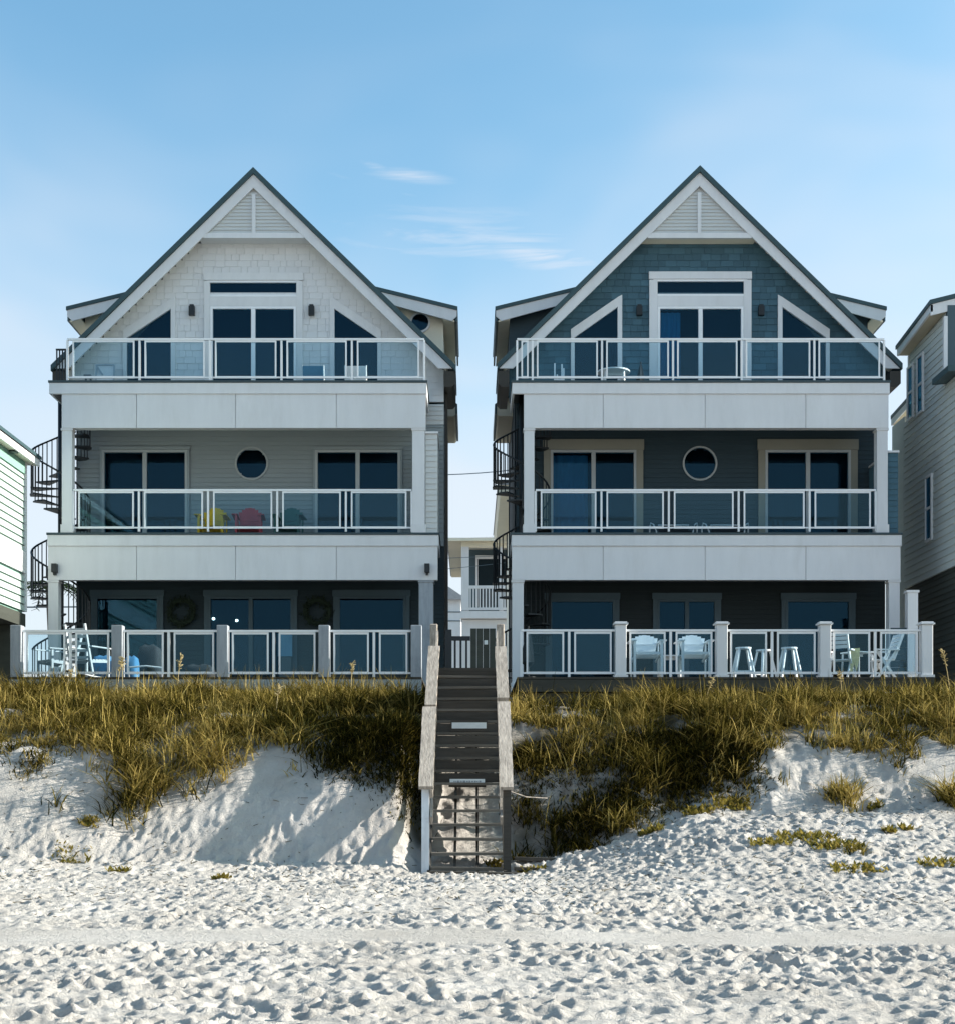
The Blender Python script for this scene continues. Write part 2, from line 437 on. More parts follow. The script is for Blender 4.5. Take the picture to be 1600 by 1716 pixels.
def axis(parts):
    out = []
    for a, b, st in parts:
        n = max(1, int(round((b-a)/st))); out += list(np.linspace(a, b, n, endpoint=False))
    out.append(parts[-1][1]); return np.array(out)
gx = axis([(-900, -100, 200), (-100, -20, 16), (-20, -10.5, .9), (-10.5, -7.0, .09), (-7.0, 7.0, .026), (7.0, 11.5, .09), (11.5, 20, .9), (20, 100, 16), (100, 900, 200)])
gy = axis([(-400, -20, 60), (-20, 4, 4), (4, 8.6, .4), (8.6, 13.4, .017), (13.4, 17, .026), (17, 22.5, .036), (22.5, 28.5, .09), (28.5, 40, .8), (40, 100, 10), (100, 1500, 200)])
GX, GY = np.meshgrid(gx, gy)
H = height(GX, GY)
# trampled relief: footprints and churned ridges, apart from the smooth wheel track
ytrack = 12.78 - .012*GX + .10*np.sin(GX*.35) + .10*fbm(GX*.9, GY*0, 151, 3)
trk = 1 - .96*np.exp(-np.abs((GY-ytrack)/(.46+.16*fbm(GX*1.8, GY*.7, 153, 3)))**6)
front = sstep(4, 8.6, GY)*(1-.75*sstep(20.2, 21.6, GY))*sstep(-10.4, -9, GX)*(1-sstep(10, 11.4, GX))
rel = np.zeros_like(H)
rs = np.random.RandomState(11)
NF = 30000
fx_ = rs.uniform(-8.5, 8.5, NF); fy_ = 8.4 + (22.6-8.4)*rs.rand(NF)**.9
for k in range(NF):
    a = rs.uniform(.042, .105)*(1.5 if rs.rand() < .08 else 1); b = a*rs.uniform(.45, .8); th = rs.normal(0, .8); dep = rs.uniform(.006, .024)*(a/.08)
    i0, i1 = np.searchsorted(gx, [fx_[k]-2.1*a, fx_[k]+2.1*a]); j0, j1 = np.searchsorted(gy, [fy_[k]-2.1*a, fy_[k]+2.1*a])
    if i1 <= i0 or j1 <= j0: continue
    dx = GX[j0:j1, i0:i1]-fx_[k]; dy = GY[j0:j1, i0:i1]-fy_[k]
    u = (dx*math.cos(th)+dy*math.sin(th))/a; v = (-dx*math.sin(th)+dy*math.cos(th))/b
    d2 = u*u+v*v
    rel[j0:j1, i0:i1] += -dep*np.exp(-d2*d2*1.1) + .5*dep*np.exp(-(np.sqrt(d2)-1.3)**2*9)
for k in range(75):                                # walking trails of single footprints
    x, y = rs.uniform(-7.5, 7.5), rs.uniform(8.6, 19.5); th0 = rs.choice([0, math.pi, rs.uniform(0, 6.28)]) + rs.normal(0, .15)
    for q in range(rs.randint(5, 16)):
        x += .62*math.cos(th0); y += .62*math.sin(th0); th0 += rs.normal(0, .07); sd = .09*(1 if q % 2 else -1)
        px_, py_ = x-math.sin(th0)*sd, y+math.cos(th0)*sd
        a, b, dep = .15, .062, rs.uniform(.022, .042)
        i0, i1 = np.searchsorted(gx, [px_-.32, px_+.32]); j0, j1 = np.searchsorted(gy, [py_-.32, py_+.32])
        if i1 <= i0 or j1 <= j0: continue
        dx = GX[j0:j1, i0:i1]-px_; dy = GY[j0:j1, i0:i1]-py_
        u = (dx*math.cos(th0)+dy*math.sin(th0))/a; v = (-dx*math.sin(th0)+dy*math.cos(th0))/b
        d2 = u*u+v*v
        rel[j0:j1, i0:i1] = rel[j0:j1, i0:i1]*(1-.8*np.exp(-d2)) - dep*np.exp(-d2*d2*.9) + .45*dep*np.exp(-(np.sqrt(d2)-1.35)**2*8)
rel *= .72 + .5*sstep(-.18, .16, fbm(GX*.5, GY*.8, 141, 3))
rel += .045*fbm(GX*1.6, GY*2.2, 41, 3) + .016*fbm(GX*11, GY*15, 51, 3) + .040*(.25-np.abs(fbm(GX*3.6, GY*5.0, 55, 3))) + .016*(.25-np.abs(fbm(GX*9, GY*11, 57, 2)))
H = H + rel*front*trk + (.014*fbm(GX*2, GY*6, 61, 3) + .006*np.sin((GY-ytrack)*42)*fbm(GX*1.2, GY*.5, 63, 2))*front*(1-trk)
mid = sstep(20.2, 21.6, GY)*(1-sstep(27.5, 28.4, GY))
H = H + (1 - .55*sstep(-5.0, -4.0, GX)*(1-sstep(-1.2, -.6, GX)))*mid*(.09*fbm(GX*4, GY*4, 71, 3) + .05*fbm(GX*10, GY*10, 73, 2) - .05*np.abs(fbm(GX*6, GY*6, 75, 2)))
def np_mesh(name, V, Q, smooth=True):
    me = bpy.data.meshes.new(name)
    V = np.asarray(V, np.float32); Q = np.asarray(Q, np.int32)
    me.vertices.add(len(V)); me.vertices.foreach_set('co', V.ravel())
    me.loops.add(Q.size); me.loops.foreach_set('vertex_index', Q.ravel())
    me.polygons.add(len(Q)); me.polygons.foreach_set('loop_start', np.arange(0, Q.size, 4, dtype=np.int32))
    me.polygons.foreach_set('loop_total', np.full(len(Q), 4, np.int32))
    if smooth: me.polygons.foreach_set('use_smooth', np.ones(len(Q), bool))
    me.update(calc_edges=True); me.validate()
    return me
ny, nx = GX.shape
idx = np.arange(nx*ny).reshape(ny, nx)
Q = np.stack([idx[:-1, :-1], idx[:-1, 1:], idx[1:, 1:], idx[1:, :-1]], -1).reshape(-1, 4)
def soil_shade_amount(x, y):
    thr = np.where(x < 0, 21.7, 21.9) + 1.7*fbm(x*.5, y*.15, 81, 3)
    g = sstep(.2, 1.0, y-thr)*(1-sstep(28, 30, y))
    hol = sstep(.3, .9, x)*(1-sstep(3.2, 4.8, x))*sstep(20.45+.18*x, 21.1+.18*x, y)  # hollows beside the stairs: their shade painted as darker sand
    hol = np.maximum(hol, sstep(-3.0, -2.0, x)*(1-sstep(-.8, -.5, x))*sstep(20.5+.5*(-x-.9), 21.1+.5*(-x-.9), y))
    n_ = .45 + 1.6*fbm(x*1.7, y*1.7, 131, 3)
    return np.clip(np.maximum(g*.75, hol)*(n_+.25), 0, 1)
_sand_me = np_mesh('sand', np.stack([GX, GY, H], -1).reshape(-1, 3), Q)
_a = _sand_me.attributes.new('soil_shade', 'FLOAT', 'POINT'); _a.data.foreach_set('value', soil_shade_amount(GX, GY).astype(np.float32).ravel())
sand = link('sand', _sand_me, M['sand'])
tag(sand, 'white trampled beach sand rising into the dune', 'sand', kind='structure')

# ------------------------------------------------------------------ houses
YD, YR, YW, YB = 32.0, 33.3, 33.75, 40.0
Z3, Z2, ZG = PZ(638, YD), PZ(893, YD), 3.5
SL = .978
def Xd(p): return PX(p, YD)
def Xw(p): return PX(p, YW)
def Zd(p): return PZ(p, YD)
def Zw(p): return PZ(p, YW)

def cut(iv, ops):
    """subtract intervals from [a, b]"""
    out = [iv]
    for a, b in ops:
        nx_ = []
        for p, q in out:
            if b <= p or a >= q: nx_.append((p, q)); continue
            if a > p: nx_.append((p, a))
            if b < q: nx_.append((b, q))
        out = nx_
    return [o for o in out if o[1]-o[0] > .02]

def lap_wall(mb, x0, x1, z0, z1, step, y, ops, ext=None):
    """stepped lap siding facing -Y; ops: functions z -> (a, b) or None"""
    z = z0
    while z < z1 - 1e-4:
        zt = min(z+step, z1); zm = (z+zt)/2
        xa, xb = (x0, x1) if ext is None else ext(zm)
        for a, b in cut((xa, xb), [o(zm) for o in ops if o(zm)]):
            mb.hexa([(a, y-.022, z), (b, y-.022, z), (b, y+.03, z), (a, y+.03, z), (a, y-.004, zt), (b, y-.004, zt), (b, y+.03, zt), (a, y+.03, zt)])
        z = zt

def rect_op(a, b, z0, z1): return lambda z: (a, b) if z0 < z < z1 else None

def sliding_door(root, x0, x1, z0, z1, y, trim, trim_mat, wide=.07, n=2, curtain=None, fmat=None):
    d = MB()
    fw = .06
    d.box(x0, x0+fw, y-.05, y+.08, z0, z1).box(x1-fw, x1, y-.05, y+.08, z0, z1).box(x0+fw, x1-fw, y-.05, y+.08, z1-fw, z1)
    xs = [x0+fw+(x1-x0-2*fw)*k/n for k in range(n+1)]
    for k in range(1, n): d.box(xs[k]-.05, xs[k]+.05, y-.045, y+.07, z0, z1-fw)
    fr = d.build('sliding_door', fmat or M['frame'], root)
    for k in range(n):
        a = xs[k] + (.05 if k else 0); b = xs[k+1] - (.05 if k < n-1 else 0)
        box('pane', M['win'], fr, a, b, y+.01, y+.02, z0, z1-fw)
    if curtain:
        for a, b, mt in curtain:
            cm = MB(); nn = 14
            pts = [(a+(b-a)*i/nn, y+.13+.02*math.sin(i*1.9)) for i in range(nn+1)]
            for i in range(nn):
                (xa, ya), (xb, yb) = pts[i], pts[i+1]
                cm.hexa([(xa, ya, z0), (xb, yb, z0), (xb, yb+.01, z0), (xa, ya+.01, z0), (xa, ya, z1-.1), (xb, yb, z1-.1), (xb, yb+.01, z1-.1), (xa, ya+.01, z1-.1)])
            cm.build('curtain', mt, fr)
    if trim:
        t = MB(); w = wide
        t.box(x0-w, x0-.003, y-.045, y, z0, z1+.003).box(x1+.003, x1+w, y-.045, y, z0, z1+.003).box(x0-w-.02, x1+w+.02, y-.055, y, z1+.006, z1+.006+w*1.5)
        t.build('door_trim', trim_mat, root)
    return fr

def make_house(c):
    sg = c['tag']
    cx = PX(c['apex'], YR)
    root = thing('beach_house', c['label'], 'house', (cx, YW, 3.0))
    shake, lap, wallg = c['shake'], c['lap'], c['ground']
    W = M['white']
    zap = PZ(c['apy'], YR)
    roof_z = lambda d: zap - SL*d
    hw = 4.6                                       # half width of the body
    # --- body: side and rear walls, floors, dark rooms behind the openings
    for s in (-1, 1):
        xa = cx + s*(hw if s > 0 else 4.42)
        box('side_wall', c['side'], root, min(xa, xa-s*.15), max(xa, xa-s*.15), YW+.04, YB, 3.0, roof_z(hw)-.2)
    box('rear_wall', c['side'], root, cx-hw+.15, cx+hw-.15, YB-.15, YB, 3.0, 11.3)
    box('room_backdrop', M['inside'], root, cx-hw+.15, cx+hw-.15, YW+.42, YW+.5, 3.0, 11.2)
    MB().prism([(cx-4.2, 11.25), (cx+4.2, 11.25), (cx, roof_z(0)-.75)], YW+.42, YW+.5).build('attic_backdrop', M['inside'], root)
    # --- roof slopes, rakes, gutters
    for s in (-1, 1):
        P = lambda d, z: (cx+s*d, z)
        MB().prism([P(0, zap), P(4.9, roof_z(4.9)), P(4.9, roof_z(4.9)-.14), P(0, zap-.15)][::s], YR-.06, 35.4).build('roof_slope', M['roof'], root)
        MB().prism([P(0, zap), P(4.6, roof_z(4.6)), P(4.6, roof_z(4.6)-.14), P(0, zap-.15)][::s], 35.402, YB+.1).build('roof_slope', M['roof'], root)
        zt = zap-.155
        d1, d2 = (zt-11.42)/SL, (zt-.32-11.42)/SL
        MB().prism([P(0, zt), P(d1, 11.42), P(d2, 11.42), P(0, zt-.32)][::s], YR, YR+.05).build('rake_board', W, root)
        MB().prism([P(0, zt-.04), P(d1-.1, 11.48), P(d1-.14, 11.48), P(0, zt-.08)][::s], YR+.05, YW+.03).build('rake_soffit', M['cream'], root)
        MB().prism([P(4.62, 11.36), P(4.88, 11.36), P(4.88, 11.06), P(4.80, 10.98), P(4.62, 10.98)][::s], YR+.02, 35.3).build('eave_return', M['gutter'], root)
        re = MB().prism([P(4.40, 12.0), P(4.84, 11.58), P(4.84, 11.30), P(4.80, 11.26), P(4.40, 11.26)][::s], 37.0, 39.9).build('rear_eave', M['cream'], root)
        MB().prism([P(4.845, 11.62), P(4.90, 11.58), P(4.90, 11.32), P(4.845, 11.32)][::s], 36.98, 39.92).build('eave_edge', M['roof'], re)
        if s > 0: MB().box(cx+4.66-.03, cx+4.66+.03, YW+.2, YW+.26, 3.2, 10.98).build('downspout', M['gutter'], root)
    # --- top of the gable: louvred triangle in the rake plane with its soffit
    zl = PZ(398, YR)
    mb = MB(); z = zl+.13
    while z < zap-.62:
        w0 = (zap-.46-z)/SL; w1 = (zap-.46-z-.085)/SL
        mb.hexa([(cx-w0, YR+.055, z), (cx+w0, YR+.055, z), (cx+w0, YR+.1, z), (cx-w0, YR+.1, z), (cx-w1, YR+.08, z+.085), (cx+w1, YR+.08, z+.085), (cx+w1, YR+.1, z+.085), (cx-w1, YR+.1, z+.085)])
        z += .085
    mb.prism([(cx-(zap-.4-zl)/SL, zl+.02), (cx+(zap-.4-zl)/SL, zl+.02), (cx, zap-.4)], YR+.102, YR+.13)
    mb.build('gable_louvre', M['white_lap'], root)
    wl_ = (zap-.50-zl)/SL
    box('gable_trim', W, root, cx-wl_, cx+wl_, YR+.01, YR+.09, zl, zl+.125)
    box('gable_batten', W, root, cx-.045, cx+.045, YR+.03, YR+.08, zl+.125, zap-.62)
    box('gable_soffit', M['cream'] if sg == 'b' else W, root, cx-wl_-.12, cx+wl_+.12, YR+.092, YW+.02, zl+.02, zl+.05)
    # --- shed dormers
    for s in (-1, 1):
        P = lambda d, z: (cx+s*d, z)
        ya, yb = 34.6, 38.4
        dz = lambda d: 13.39 + .243*(4.88-d)
        rf = MB().prism([P(2.3, dz(2.3)), P(4.93, dz(4.93)), P(4.93, dz(4.93)-.09), P(2.3, dz(2.3)-.09)][::s], ya, yb).build('dormer_roof', M['roof'], root)
        MB().prism([P(2.45, dz(2.45)-.095), P(4.91, dz(4.91)-.095), P(4.91, dz(4.91)-.24), P(4.78, dz(4.91)-.36), P(2.65, dz(2.65)-.33)][::s], ya+.03, ya+.07).build('dormer_fascia', W, rf)
        MB().prism([P(4.56, 13.06), P(4.85, 13.01), P(4.85, 13.05), P(4.56, 13.10)][::s], ya+.075, yb-.05).build('dormer_soffit', M['cream'], rf)
        MB().prism([P(4.87, dz(4.88)-.1), P(4.915, dz(4.88)-.11), P(4.915, dz(4.88)-.36), P(4.87, dz(4.88)-.36)][::s], ya+.075, yb-.03).build('dormer_eave_board', M['roof'], rf)
        MB().prism([P(2.6, roof_z(2.6)-.1), P(4.56, roof_z(4.56)-.1), P(4.56, dz(4.56)-.12), P(2.6, dz(2.6)-.12)][::s], ya+.4, yb-.1).build('dormer_wall', M['cream'] if sg == 'w' else M['blue_lap'], root)
        if sg == 'w':
            wz, wx = 13.10, cx+s*3.97
            r = MB().ring(wx, ya+.35, ya+.40, wz, .215, .265).build('round_window', W, root)
            MB().disc(wx, ya+.37, ya+.395, wz, .215).build('pane', M['win'], r)
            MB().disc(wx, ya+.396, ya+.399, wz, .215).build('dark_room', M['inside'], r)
    # --- gable wall: shingles around the openings
    dr, tr = c['door3'], c['transom']
    ops = [rect_op(Xw(dr[0])-.04, Xw(dr[1])+.04, Z3, Zw(dr[2])+.02), rect_op(Xw(tr[0])-.04, Xw(tr[1])+.04, Zw(tr[3])-.02, Zw(tr[2])+.02)]
    for (xo, xi, yt, yl) in c['tri']:             # outer x, inner x, top y (inner), shoulder y (outer)
        a, b, zt, zs = Xw(xo), Xw(xi), Zw(yt), Zw(yl)
        def f(z, a=a, b=b, zt=zt, zs=zs):
            z = z-.085
            if z > zt: return None
            xo_ = a if z <= zs else a + (b-a)*(z-zs)/(zt-zs)
            return (min(xo_, b), max(xo_, b))
        ops.append(f)
    pieces = []
    z = Z3; rowh = .158; row = 0
    rr = random.Random(5)
    while z < zl+.02:
        zt_ = min(z+rowh, zl+.04); zm = (z+zt_)/2
        ex = lambda q: min(hw, (zap-.22-q)/SL)
        e0 = ex(zm)
        for a, b in cut((cx-e0, cx+e0), [o(zm) for o in ops if o(zm)]):
            x = a
            while x < b-.01:
                w = rr.choice((.16, .20, .24, .28, .32))
                if b-(x+w) < .10: w = b-x
                pieces.append((x, min(x+w, b), z, zt_, rr.choice((0, .002, .004, .006)), rr.choice((0, 0, .008))))
                x += w
        z = zt_; row += 1
    cache = {}
    pieces.sort(key=lambda p: -(p[1]-p[0]))
    rest = MB()
    for i, (a, b, z0, z1, pr, dr_) in enumerate(pieces):
        w, h = round(b-a, 3), round(z1-z0, 3)
        def pts(a, z0):
            return [(a+.002, YW-(.009 if sg == 'w' else .016)-pr, z0-dr_), (a+w-.002, YW-(.009 if sg == 'w' else .016)-pr, z0-dr_), (a+w-.002, YW+.02, z0-dr_), (a+.002, YW+.02, z0-dr_),
                    (a+.002, YW-.003, z0+h), (a+w-.002, YW-.003, z0+h), (a+w-.002, YW+.02, z0+h), (a+.002, YW+.02, z0+h)]
        if i < 300:
            k = (w, h, pr, dr_)
            if k not in cache: cache[k] = MB().hexa(pts(0, 0)).mesh('shingle')
            link('shingle', cache[k], shake, root, loc=(a, 0, z0))
        else:
            rest.hexa(pts(a, z0))
    if rest.v: tag(rest.build('shingle_field', shake, root), kind='stuff')
    # sheathing behind the shingles (covers the joints)
    sh = MB(); z = Z3
    while z < zl+.03:
        zt_ = min(z+rowh, zl+.04); zm = (z+zt_)/2; e0 = min(hw, (zap-.22-zm)/SL)
        for a, b in cut((cx-e0, cx+e0), [o(zm) for o in ops if o(zm)]):
            sh.box(a, b, YW+.021, YW+.06, z, zt_)
        z = zt_
    sh.build('wall_sheathing', shake, root)
    # door, transom, corner windows on the top floor
    TW = W if sg == 'b' else M['white_shake']
    sliding_door(root, Xw(dr[0]), Xw(dr[1]), Z3+.02, Zw(dr[2]), YW, False, TW, curtain=c.get('cur3'))
    x0, x1, z0, z1 = Xw(tr[0]), Xw(tr[1]), Zw(tr[3]), Zw(tr[2])
    t = MB().box(x0-.05, x1+.05, YW-.04, YW+.05, z1, z1+.05).box(x0-.05, x1+.05, YW-.04, YW+.05, z0-.05, z0).box(x0-.05, x0, YW-.04, YW+.05, z0, z1).box(x1, x1+.05, YW-.04, YW+.05, z0, z1).build('transom_window', M['frame'], root)
    box('pane', M['win'], t, x0, x1, YW+.01, YW+.02, z0, z1)
    ta, tb, tt = Xw(c['trim3'][0]), Xw(c['trim3'][1]), Zw(c['trim3'][2])
    xd0, xd1 = Xw(dr[0]), Xw(dr[1])
    t = MB().box(ta, xd0-.005, YW-.055, YW, Z3, tt-.2).box(xd1+.005, tb, YW-.055, YW, Z3, tt-.2).box(ta-.01, tb+.01, YW-.06, YW, z1+.055, tt)
    t.box(xd0-.003, xd1+.003, YW-.052, YW, Zw(dr[2])+.004, z0-.055)
    t.build('door_trim', TW, root)
    for (xo, xi, yt, yl) in c['tri']:
        a, b, zt, zs = Xw(xo), Xw(xi), Zw(yt), Zw(yl)
        s = 1 if b > a else -1
        poly = [(a, Z3), (b, Z3), (b, zt), (a, zs)]
        w = .15 if sg == 'b' else .10
        fr = MB()
        fr.prism([(a-s*.09, Z3), (a, Z3), (a, zs), (a-s*.09, zs+.02)][::s], YW-.05, YW+.05)
        fr.prism([(b, Z3), (b+s*.11, Z3), (b+s*.11, zt+.30), (b, zt+.24)][::s], YW-.05, YW+.05)
        fr.prism([(a-s*.09, zs+.022), (a, zs), (b, zt), (b, zt+.238), (a-s*.09, zs+.2)][::s], YW-.052, YW+.05)
        wn_ = fr.build('corner_window', TW, root)
        MB().prism(poly[::s], YW+.01, YW+.02).build('pane', M['win'], wn_)
    # wall lanterns
    for px, py in c['lamps']:
        x, z = Xw(px), Zw(py)
        l = MB().box(x-.07, x+.07, YW-.14, YW-.04, z-.12, z+.10).box(x-.05, x+.05, YW-.13, YW-.05, z+.10, z+.14).box(x-.03, x+.03, YW-.06, YW, z-.05, z+.05).build('wall_lantern', M['black'], root)
    # --- decks: floor edge, fascia boards and panels
    def deck(pxa, pxb, yt, ys, yb, zt, low_a, low_b, seams, nm):
        xa, xb, la, lb = Xd(pxa), Xd(pxb), Xd(low_a), Xd(low_b)
        zs, zb = Zd(ys), Zd(yb)
        box('deck_floor', M['deck_edge'], root, xa-.02, xb+.02, YD-.05, YW-.06, zt-.05, zt)
        box('fascia_board', W, root, xa, xb, YD-.03, YD+.05, zs, zt-.055)
        box('fascia_end', W, root, xa, xa+.05, YD+.055, YW-.1, zs, zt-.055)
        box('fascia_end', W, root, xb-.05, xb, YD+.055, YW-.1, zs, zt-.055)
        box('beam', W, root, la+.02, lb-.02, YD+.035, YD+.25, zb+.01, zs-.005)
        cuts = [la]+[Xd(q) for q in seams]+[lb]
        for p, q in zip(cuts[:-1], cuts[1:]):
            box('fascia_panel', W, root, p+.006, q-.006, YD, YD+.03, zb, zs-.004)
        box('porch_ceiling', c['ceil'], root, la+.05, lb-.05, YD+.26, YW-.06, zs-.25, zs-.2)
    d3, d2 = c['deck3'], c['deck2']
    deck(*d3, nm='upper'); deck(*d2, nm='middle')
    # --- columns
    def column(pa, pb, zb, zt, y=YD+.03, mat=W):
        xa, xb = PX(pa, YD), PX(pb, YD)
        o = MB().box(xa, xb, y, y+(xb-xa), zb, zt-.0).build('column', mat, root)
        box('column_base', mat, o, xa-.025, xb+.025, y-.025, y+(xb-xa)+.025, zb, zb+.2)
        box('column_cap', mat, o, xa-.02, xb+.02, y-.02, y+(xb-xa)+.02, zt-.05, zt-.002)
    for pa, pb in c['col2']: column(pa, pb, Z2, Zd(d3[4]))
    for pa, pb, mt in c['colg']: column(pa, pb, ZG, Zd(d2[4]), mat=mt)
    # stub wall at the right end of the middle deck
    a, b, yt = c['stub']
    mb = MB(); lap_wall(mb, Xd(a), Xd(b), Z2, Zd(yt), .13, YD+.12, [])
    mb.box(Xd(a), Xd(b), YD+.155, YW-.1, Z2, Zd(yt)-.03)
    mb.build('privacy_wall', c['stubmat'], root)
    box('privacy_wall_cap', W, root, Xd(a)-.005, Xd(b)+.02, YD+.07, YW-.09, Zd(yt)+.003, Zd(yt)+.05)
    # --- middle floor wall
    cz, cr = Zw(c['circ'][1]), c['circ'][2]/F*YW
    ccx = Xw(c['circ'][0])
    ops = [rect_op(Xw(a)-.03, Xw(b)+.03, Z2, Zw(755)+.02) for a, b in c['doors2']]
    ops.append(lambda z: (ccx-math.sqrt(cr*cr-(z-cz)**2), ccx+math.sqrt(cr*cr-(z-cz)**2)) if abs(z-cz) < cr else None)
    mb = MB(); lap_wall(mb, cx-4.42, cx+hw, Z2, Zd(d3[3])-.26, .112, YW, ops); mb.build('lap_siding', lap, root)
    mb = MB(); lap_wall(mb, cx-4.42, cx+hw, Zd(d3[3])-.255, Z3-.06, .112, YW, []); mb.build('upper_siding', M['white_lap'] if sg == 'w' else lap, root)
    r = MB().ring(ccx, YW-.05, YW+.05, cz, cr-.012, cr+.03).build('round_window', M['porch_frame'], root)
    MB().disc(ccx, YW+.005, YW+.015, cz, cr-.01).build('pane', M['win'], r)
    for i, (a, b) in enumerate(c['doors2']):
        sliding_door(root, Xw(a), Xw(b), Z2+.02, Zw(755), YW-.03, True, c['trim2'], wide=c['tw2'], curtain=(c.get('cur2') or {}).get(i), fmat=M['porch_frame'])
    # --- ground floor wall
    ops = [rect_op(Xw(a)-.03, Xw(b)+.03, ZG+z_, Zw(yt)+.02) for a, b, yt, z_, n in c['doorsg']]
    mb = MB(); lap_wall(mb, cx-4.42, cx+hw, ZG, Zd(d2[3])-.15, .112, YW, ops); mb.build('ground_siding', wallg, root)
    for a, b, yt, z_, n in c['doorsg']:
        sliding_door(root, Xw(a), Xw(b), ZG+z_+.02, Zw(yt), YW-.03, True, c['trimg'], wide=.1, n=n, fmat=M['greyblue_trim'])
    # speakers / cameras on the lower fascia
    for px in c['box2']:
        x, z = Xd(px), Zd(953)
        MB().box(x-.06, x+.06, YD-.14, YD, z-.10, z+.10).box(x-.03, x+.03, YD-.10, YD-.02, z-.16, z-.10).build('fascia_lamp', M['black'], root)
    return root

common = dict(apy=281)
houseA = make_house(dict(tag='w', label='all white gabled beach house with pale shingles, on the left', apex=425, apy=281,
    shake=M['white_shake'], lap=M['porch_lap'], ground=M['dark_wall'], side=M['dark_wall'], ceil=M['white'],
    door3=(353, 497, 514), transom=(350, 500, 474, 494), trim3=(343, 508, 458), tri=[(213, 287, 518, 567), (633, 561, 518, 567)],
    lamps=[(323, 522), (523, 522)], deck3=(83, 715, 638, 660, 717, Z3, 103, 714, (229, 395, 564)),
    deck2=(80, 735, 893, 915, 972, Z2, 80, 734, (229, 395, 564)), col2=[(103, 120), (691, 712)],
    colg=[(80, 97, M['white']), (702, 726, M['grey_post'])], stub=(713, 733, 725), stubmat=M['white_lap'],
    circ=(422, 777, 26), doors2=[(172, 315), (529, 671)], trim2=M['porch_lap'], tw2=.05,
    doorsg=[(350, 492, 1000, 0, 2), (160, 268, 1000, .55, 1), (566, 680, 1000, .55, 1)], trimg=M['greyblue_trim'],
    box2=(93, 716)))
houseB = make_house(dict(tag='b', label='slate blue gabled beach house with white trim, on the right', apex=1172, apy=278,
    shake=M['blue_shake'], lap=M['blue_lap'], ground=M['dark_wall2'], side=M['blue_lap'], ceil=M['blue_lap'],
    door3=(1101, 1245, 514), transom=(1097, 1248, 472, 493), trim3=(1087, 1258, 456), tri=[(962, 1034, 515, 566), (1383, 1310, 515, 566)],
    lamps=[(1070, 522), (1274, 522)], deck3=(858, 1490, 638, 660, 717, Z3, 877, 1489, (1010, 1181, 1350)),
    deck2=(857, 1510, 893, 915, 972, Z2, 857, 1509, (1010, 1181, 1350)), col2=[(878, 895), (1470, 1488)],
    colg=[(858, 877, M['white']), (1490, 1508, M['white'])], stub=(1490, 1507, 757), stubmat=M['blue_shake'],
    circ=(1172, 777, 27), doors2=[(922, 1065), (1281, 1424)], trim2=M['taupe'], tw2=.17,
    doorsg=[(1100, 1200, 1005, 0, 2), (920, 1030, 1005, .4, 1), (1315, 1425, 1005, .4, 1)], trimg=M['greyblue_trim'],
    box2=(),
    cur3=[(Xw(1103), Xw(1141), M['curtain'])], cur2={0: [(Xw(925), Xw(985), M['shade'])]}))

# ------------------------------------------------------------------ glass railings
def railing(label, posts, Y, yt, yb, pw, big=(), bigmat=None, cap=False, gap=8.5, group='glass railings', fmat=None, mids=True, start=None):
    fm = fmat or M['frame']
    xs = [PX(p, Y) for p in posts]; z1, z0 = PZ(yt, Y), PZ(yb, Y)
    r = thing('glass_railing', label, 'railing', (sum(xs)/len(xs), Y, z0-.06), group=group)
    for i, (p, x) in enumerate(zip(posts, xs)):
        if p in big:
            w = .11
            o = MB().box(x-w, x+w, Y-w, Y+w, z0-.07, z1+.09).build('post', bigmat, r, bevel=.008)
            if cap:
                MB().box(x-w-.035, x+w+.035, Y-w-.035, Y+w+.035, z1+.092, z1+.125).box(x-w-.01, x+w+.01, Y-w-.01, Y+w+.01, z1+.125, z1+.15).build('post_cap', bigmat, o)
                MB().box(x-w-.03, x+w+.03, Y-w-.03, Y+w+.03, z0-.075, z0-.02).build('post_base', bigmat, o)
        else:
            MB().box(x-pw/2, x+pw/2, Y-pw/2, Y+pw/2, z0-.07, z1-.045).build('post', fm, r)
    for i in range(len(xs)-1):
        ga = .11 if posts[i] in big else 0
        gb = .11 if posts[i+1] in big else 0
        box('top_rail', fm, r, xs[i]+ga+.001, xs[i+1]-gb-.001, Y-.03, Y+.03, z1-.042, z1)
        g = gap/F*Y
        a, b = xs[i]+ga+g*(.7 if ga else 1), xs[i+1]-gb-g*(.7 if gb else 1)
        t = .035
        fr = MB().box(a, a+t, Y-.018, Y+.018, z0, z1-.045).box(b-t, b, Y-.018, Y+.018, z0, z1-.045)
        fr.box(a+t, b-t, Y-.018, Y+.018, z1-.09, z1-.046).box(a+t, b-t, Y-.018, Y+.018, z0, z0+.05)
        fr.box(xs[i]+ga, a, Y-.012, Y+.012, z0+.005, z0+.04).box(b, xs[i+1]-gb, Y-.012, Y+.012, z0+.005, z0+.04)
        f = fr.build('panel_frame', fm, r)
        box('pane', M['pane'], f, a+t, b-t, Y-.004, Y+.004, z0+.05, z1-.09)
    return r
railing('glass panel railing along the top deck of the white house', [113, 234, 352, 472, 590, 711], 32.06, 567, 634, .045)
railing('glass panel railing along the middle porch of the white house', [123, 233, 349, 465, 580, 690], 32.08, 820, 886, .045)
railing('glass panel railing along the top deck of the slate blue house', [866, 892, 1008, 1127, 1242, 1364, 1481], 32.06, 567, 634, .045, gap=7)
railing('glass panel railing along the middle porch of the slate blue house', [897, 1007, 1120, 1237, 1356, 1467], 32.08, 820, 886, .045)
GA = [29, 118, 198, 283, 374, 459, 544, 627, 698]
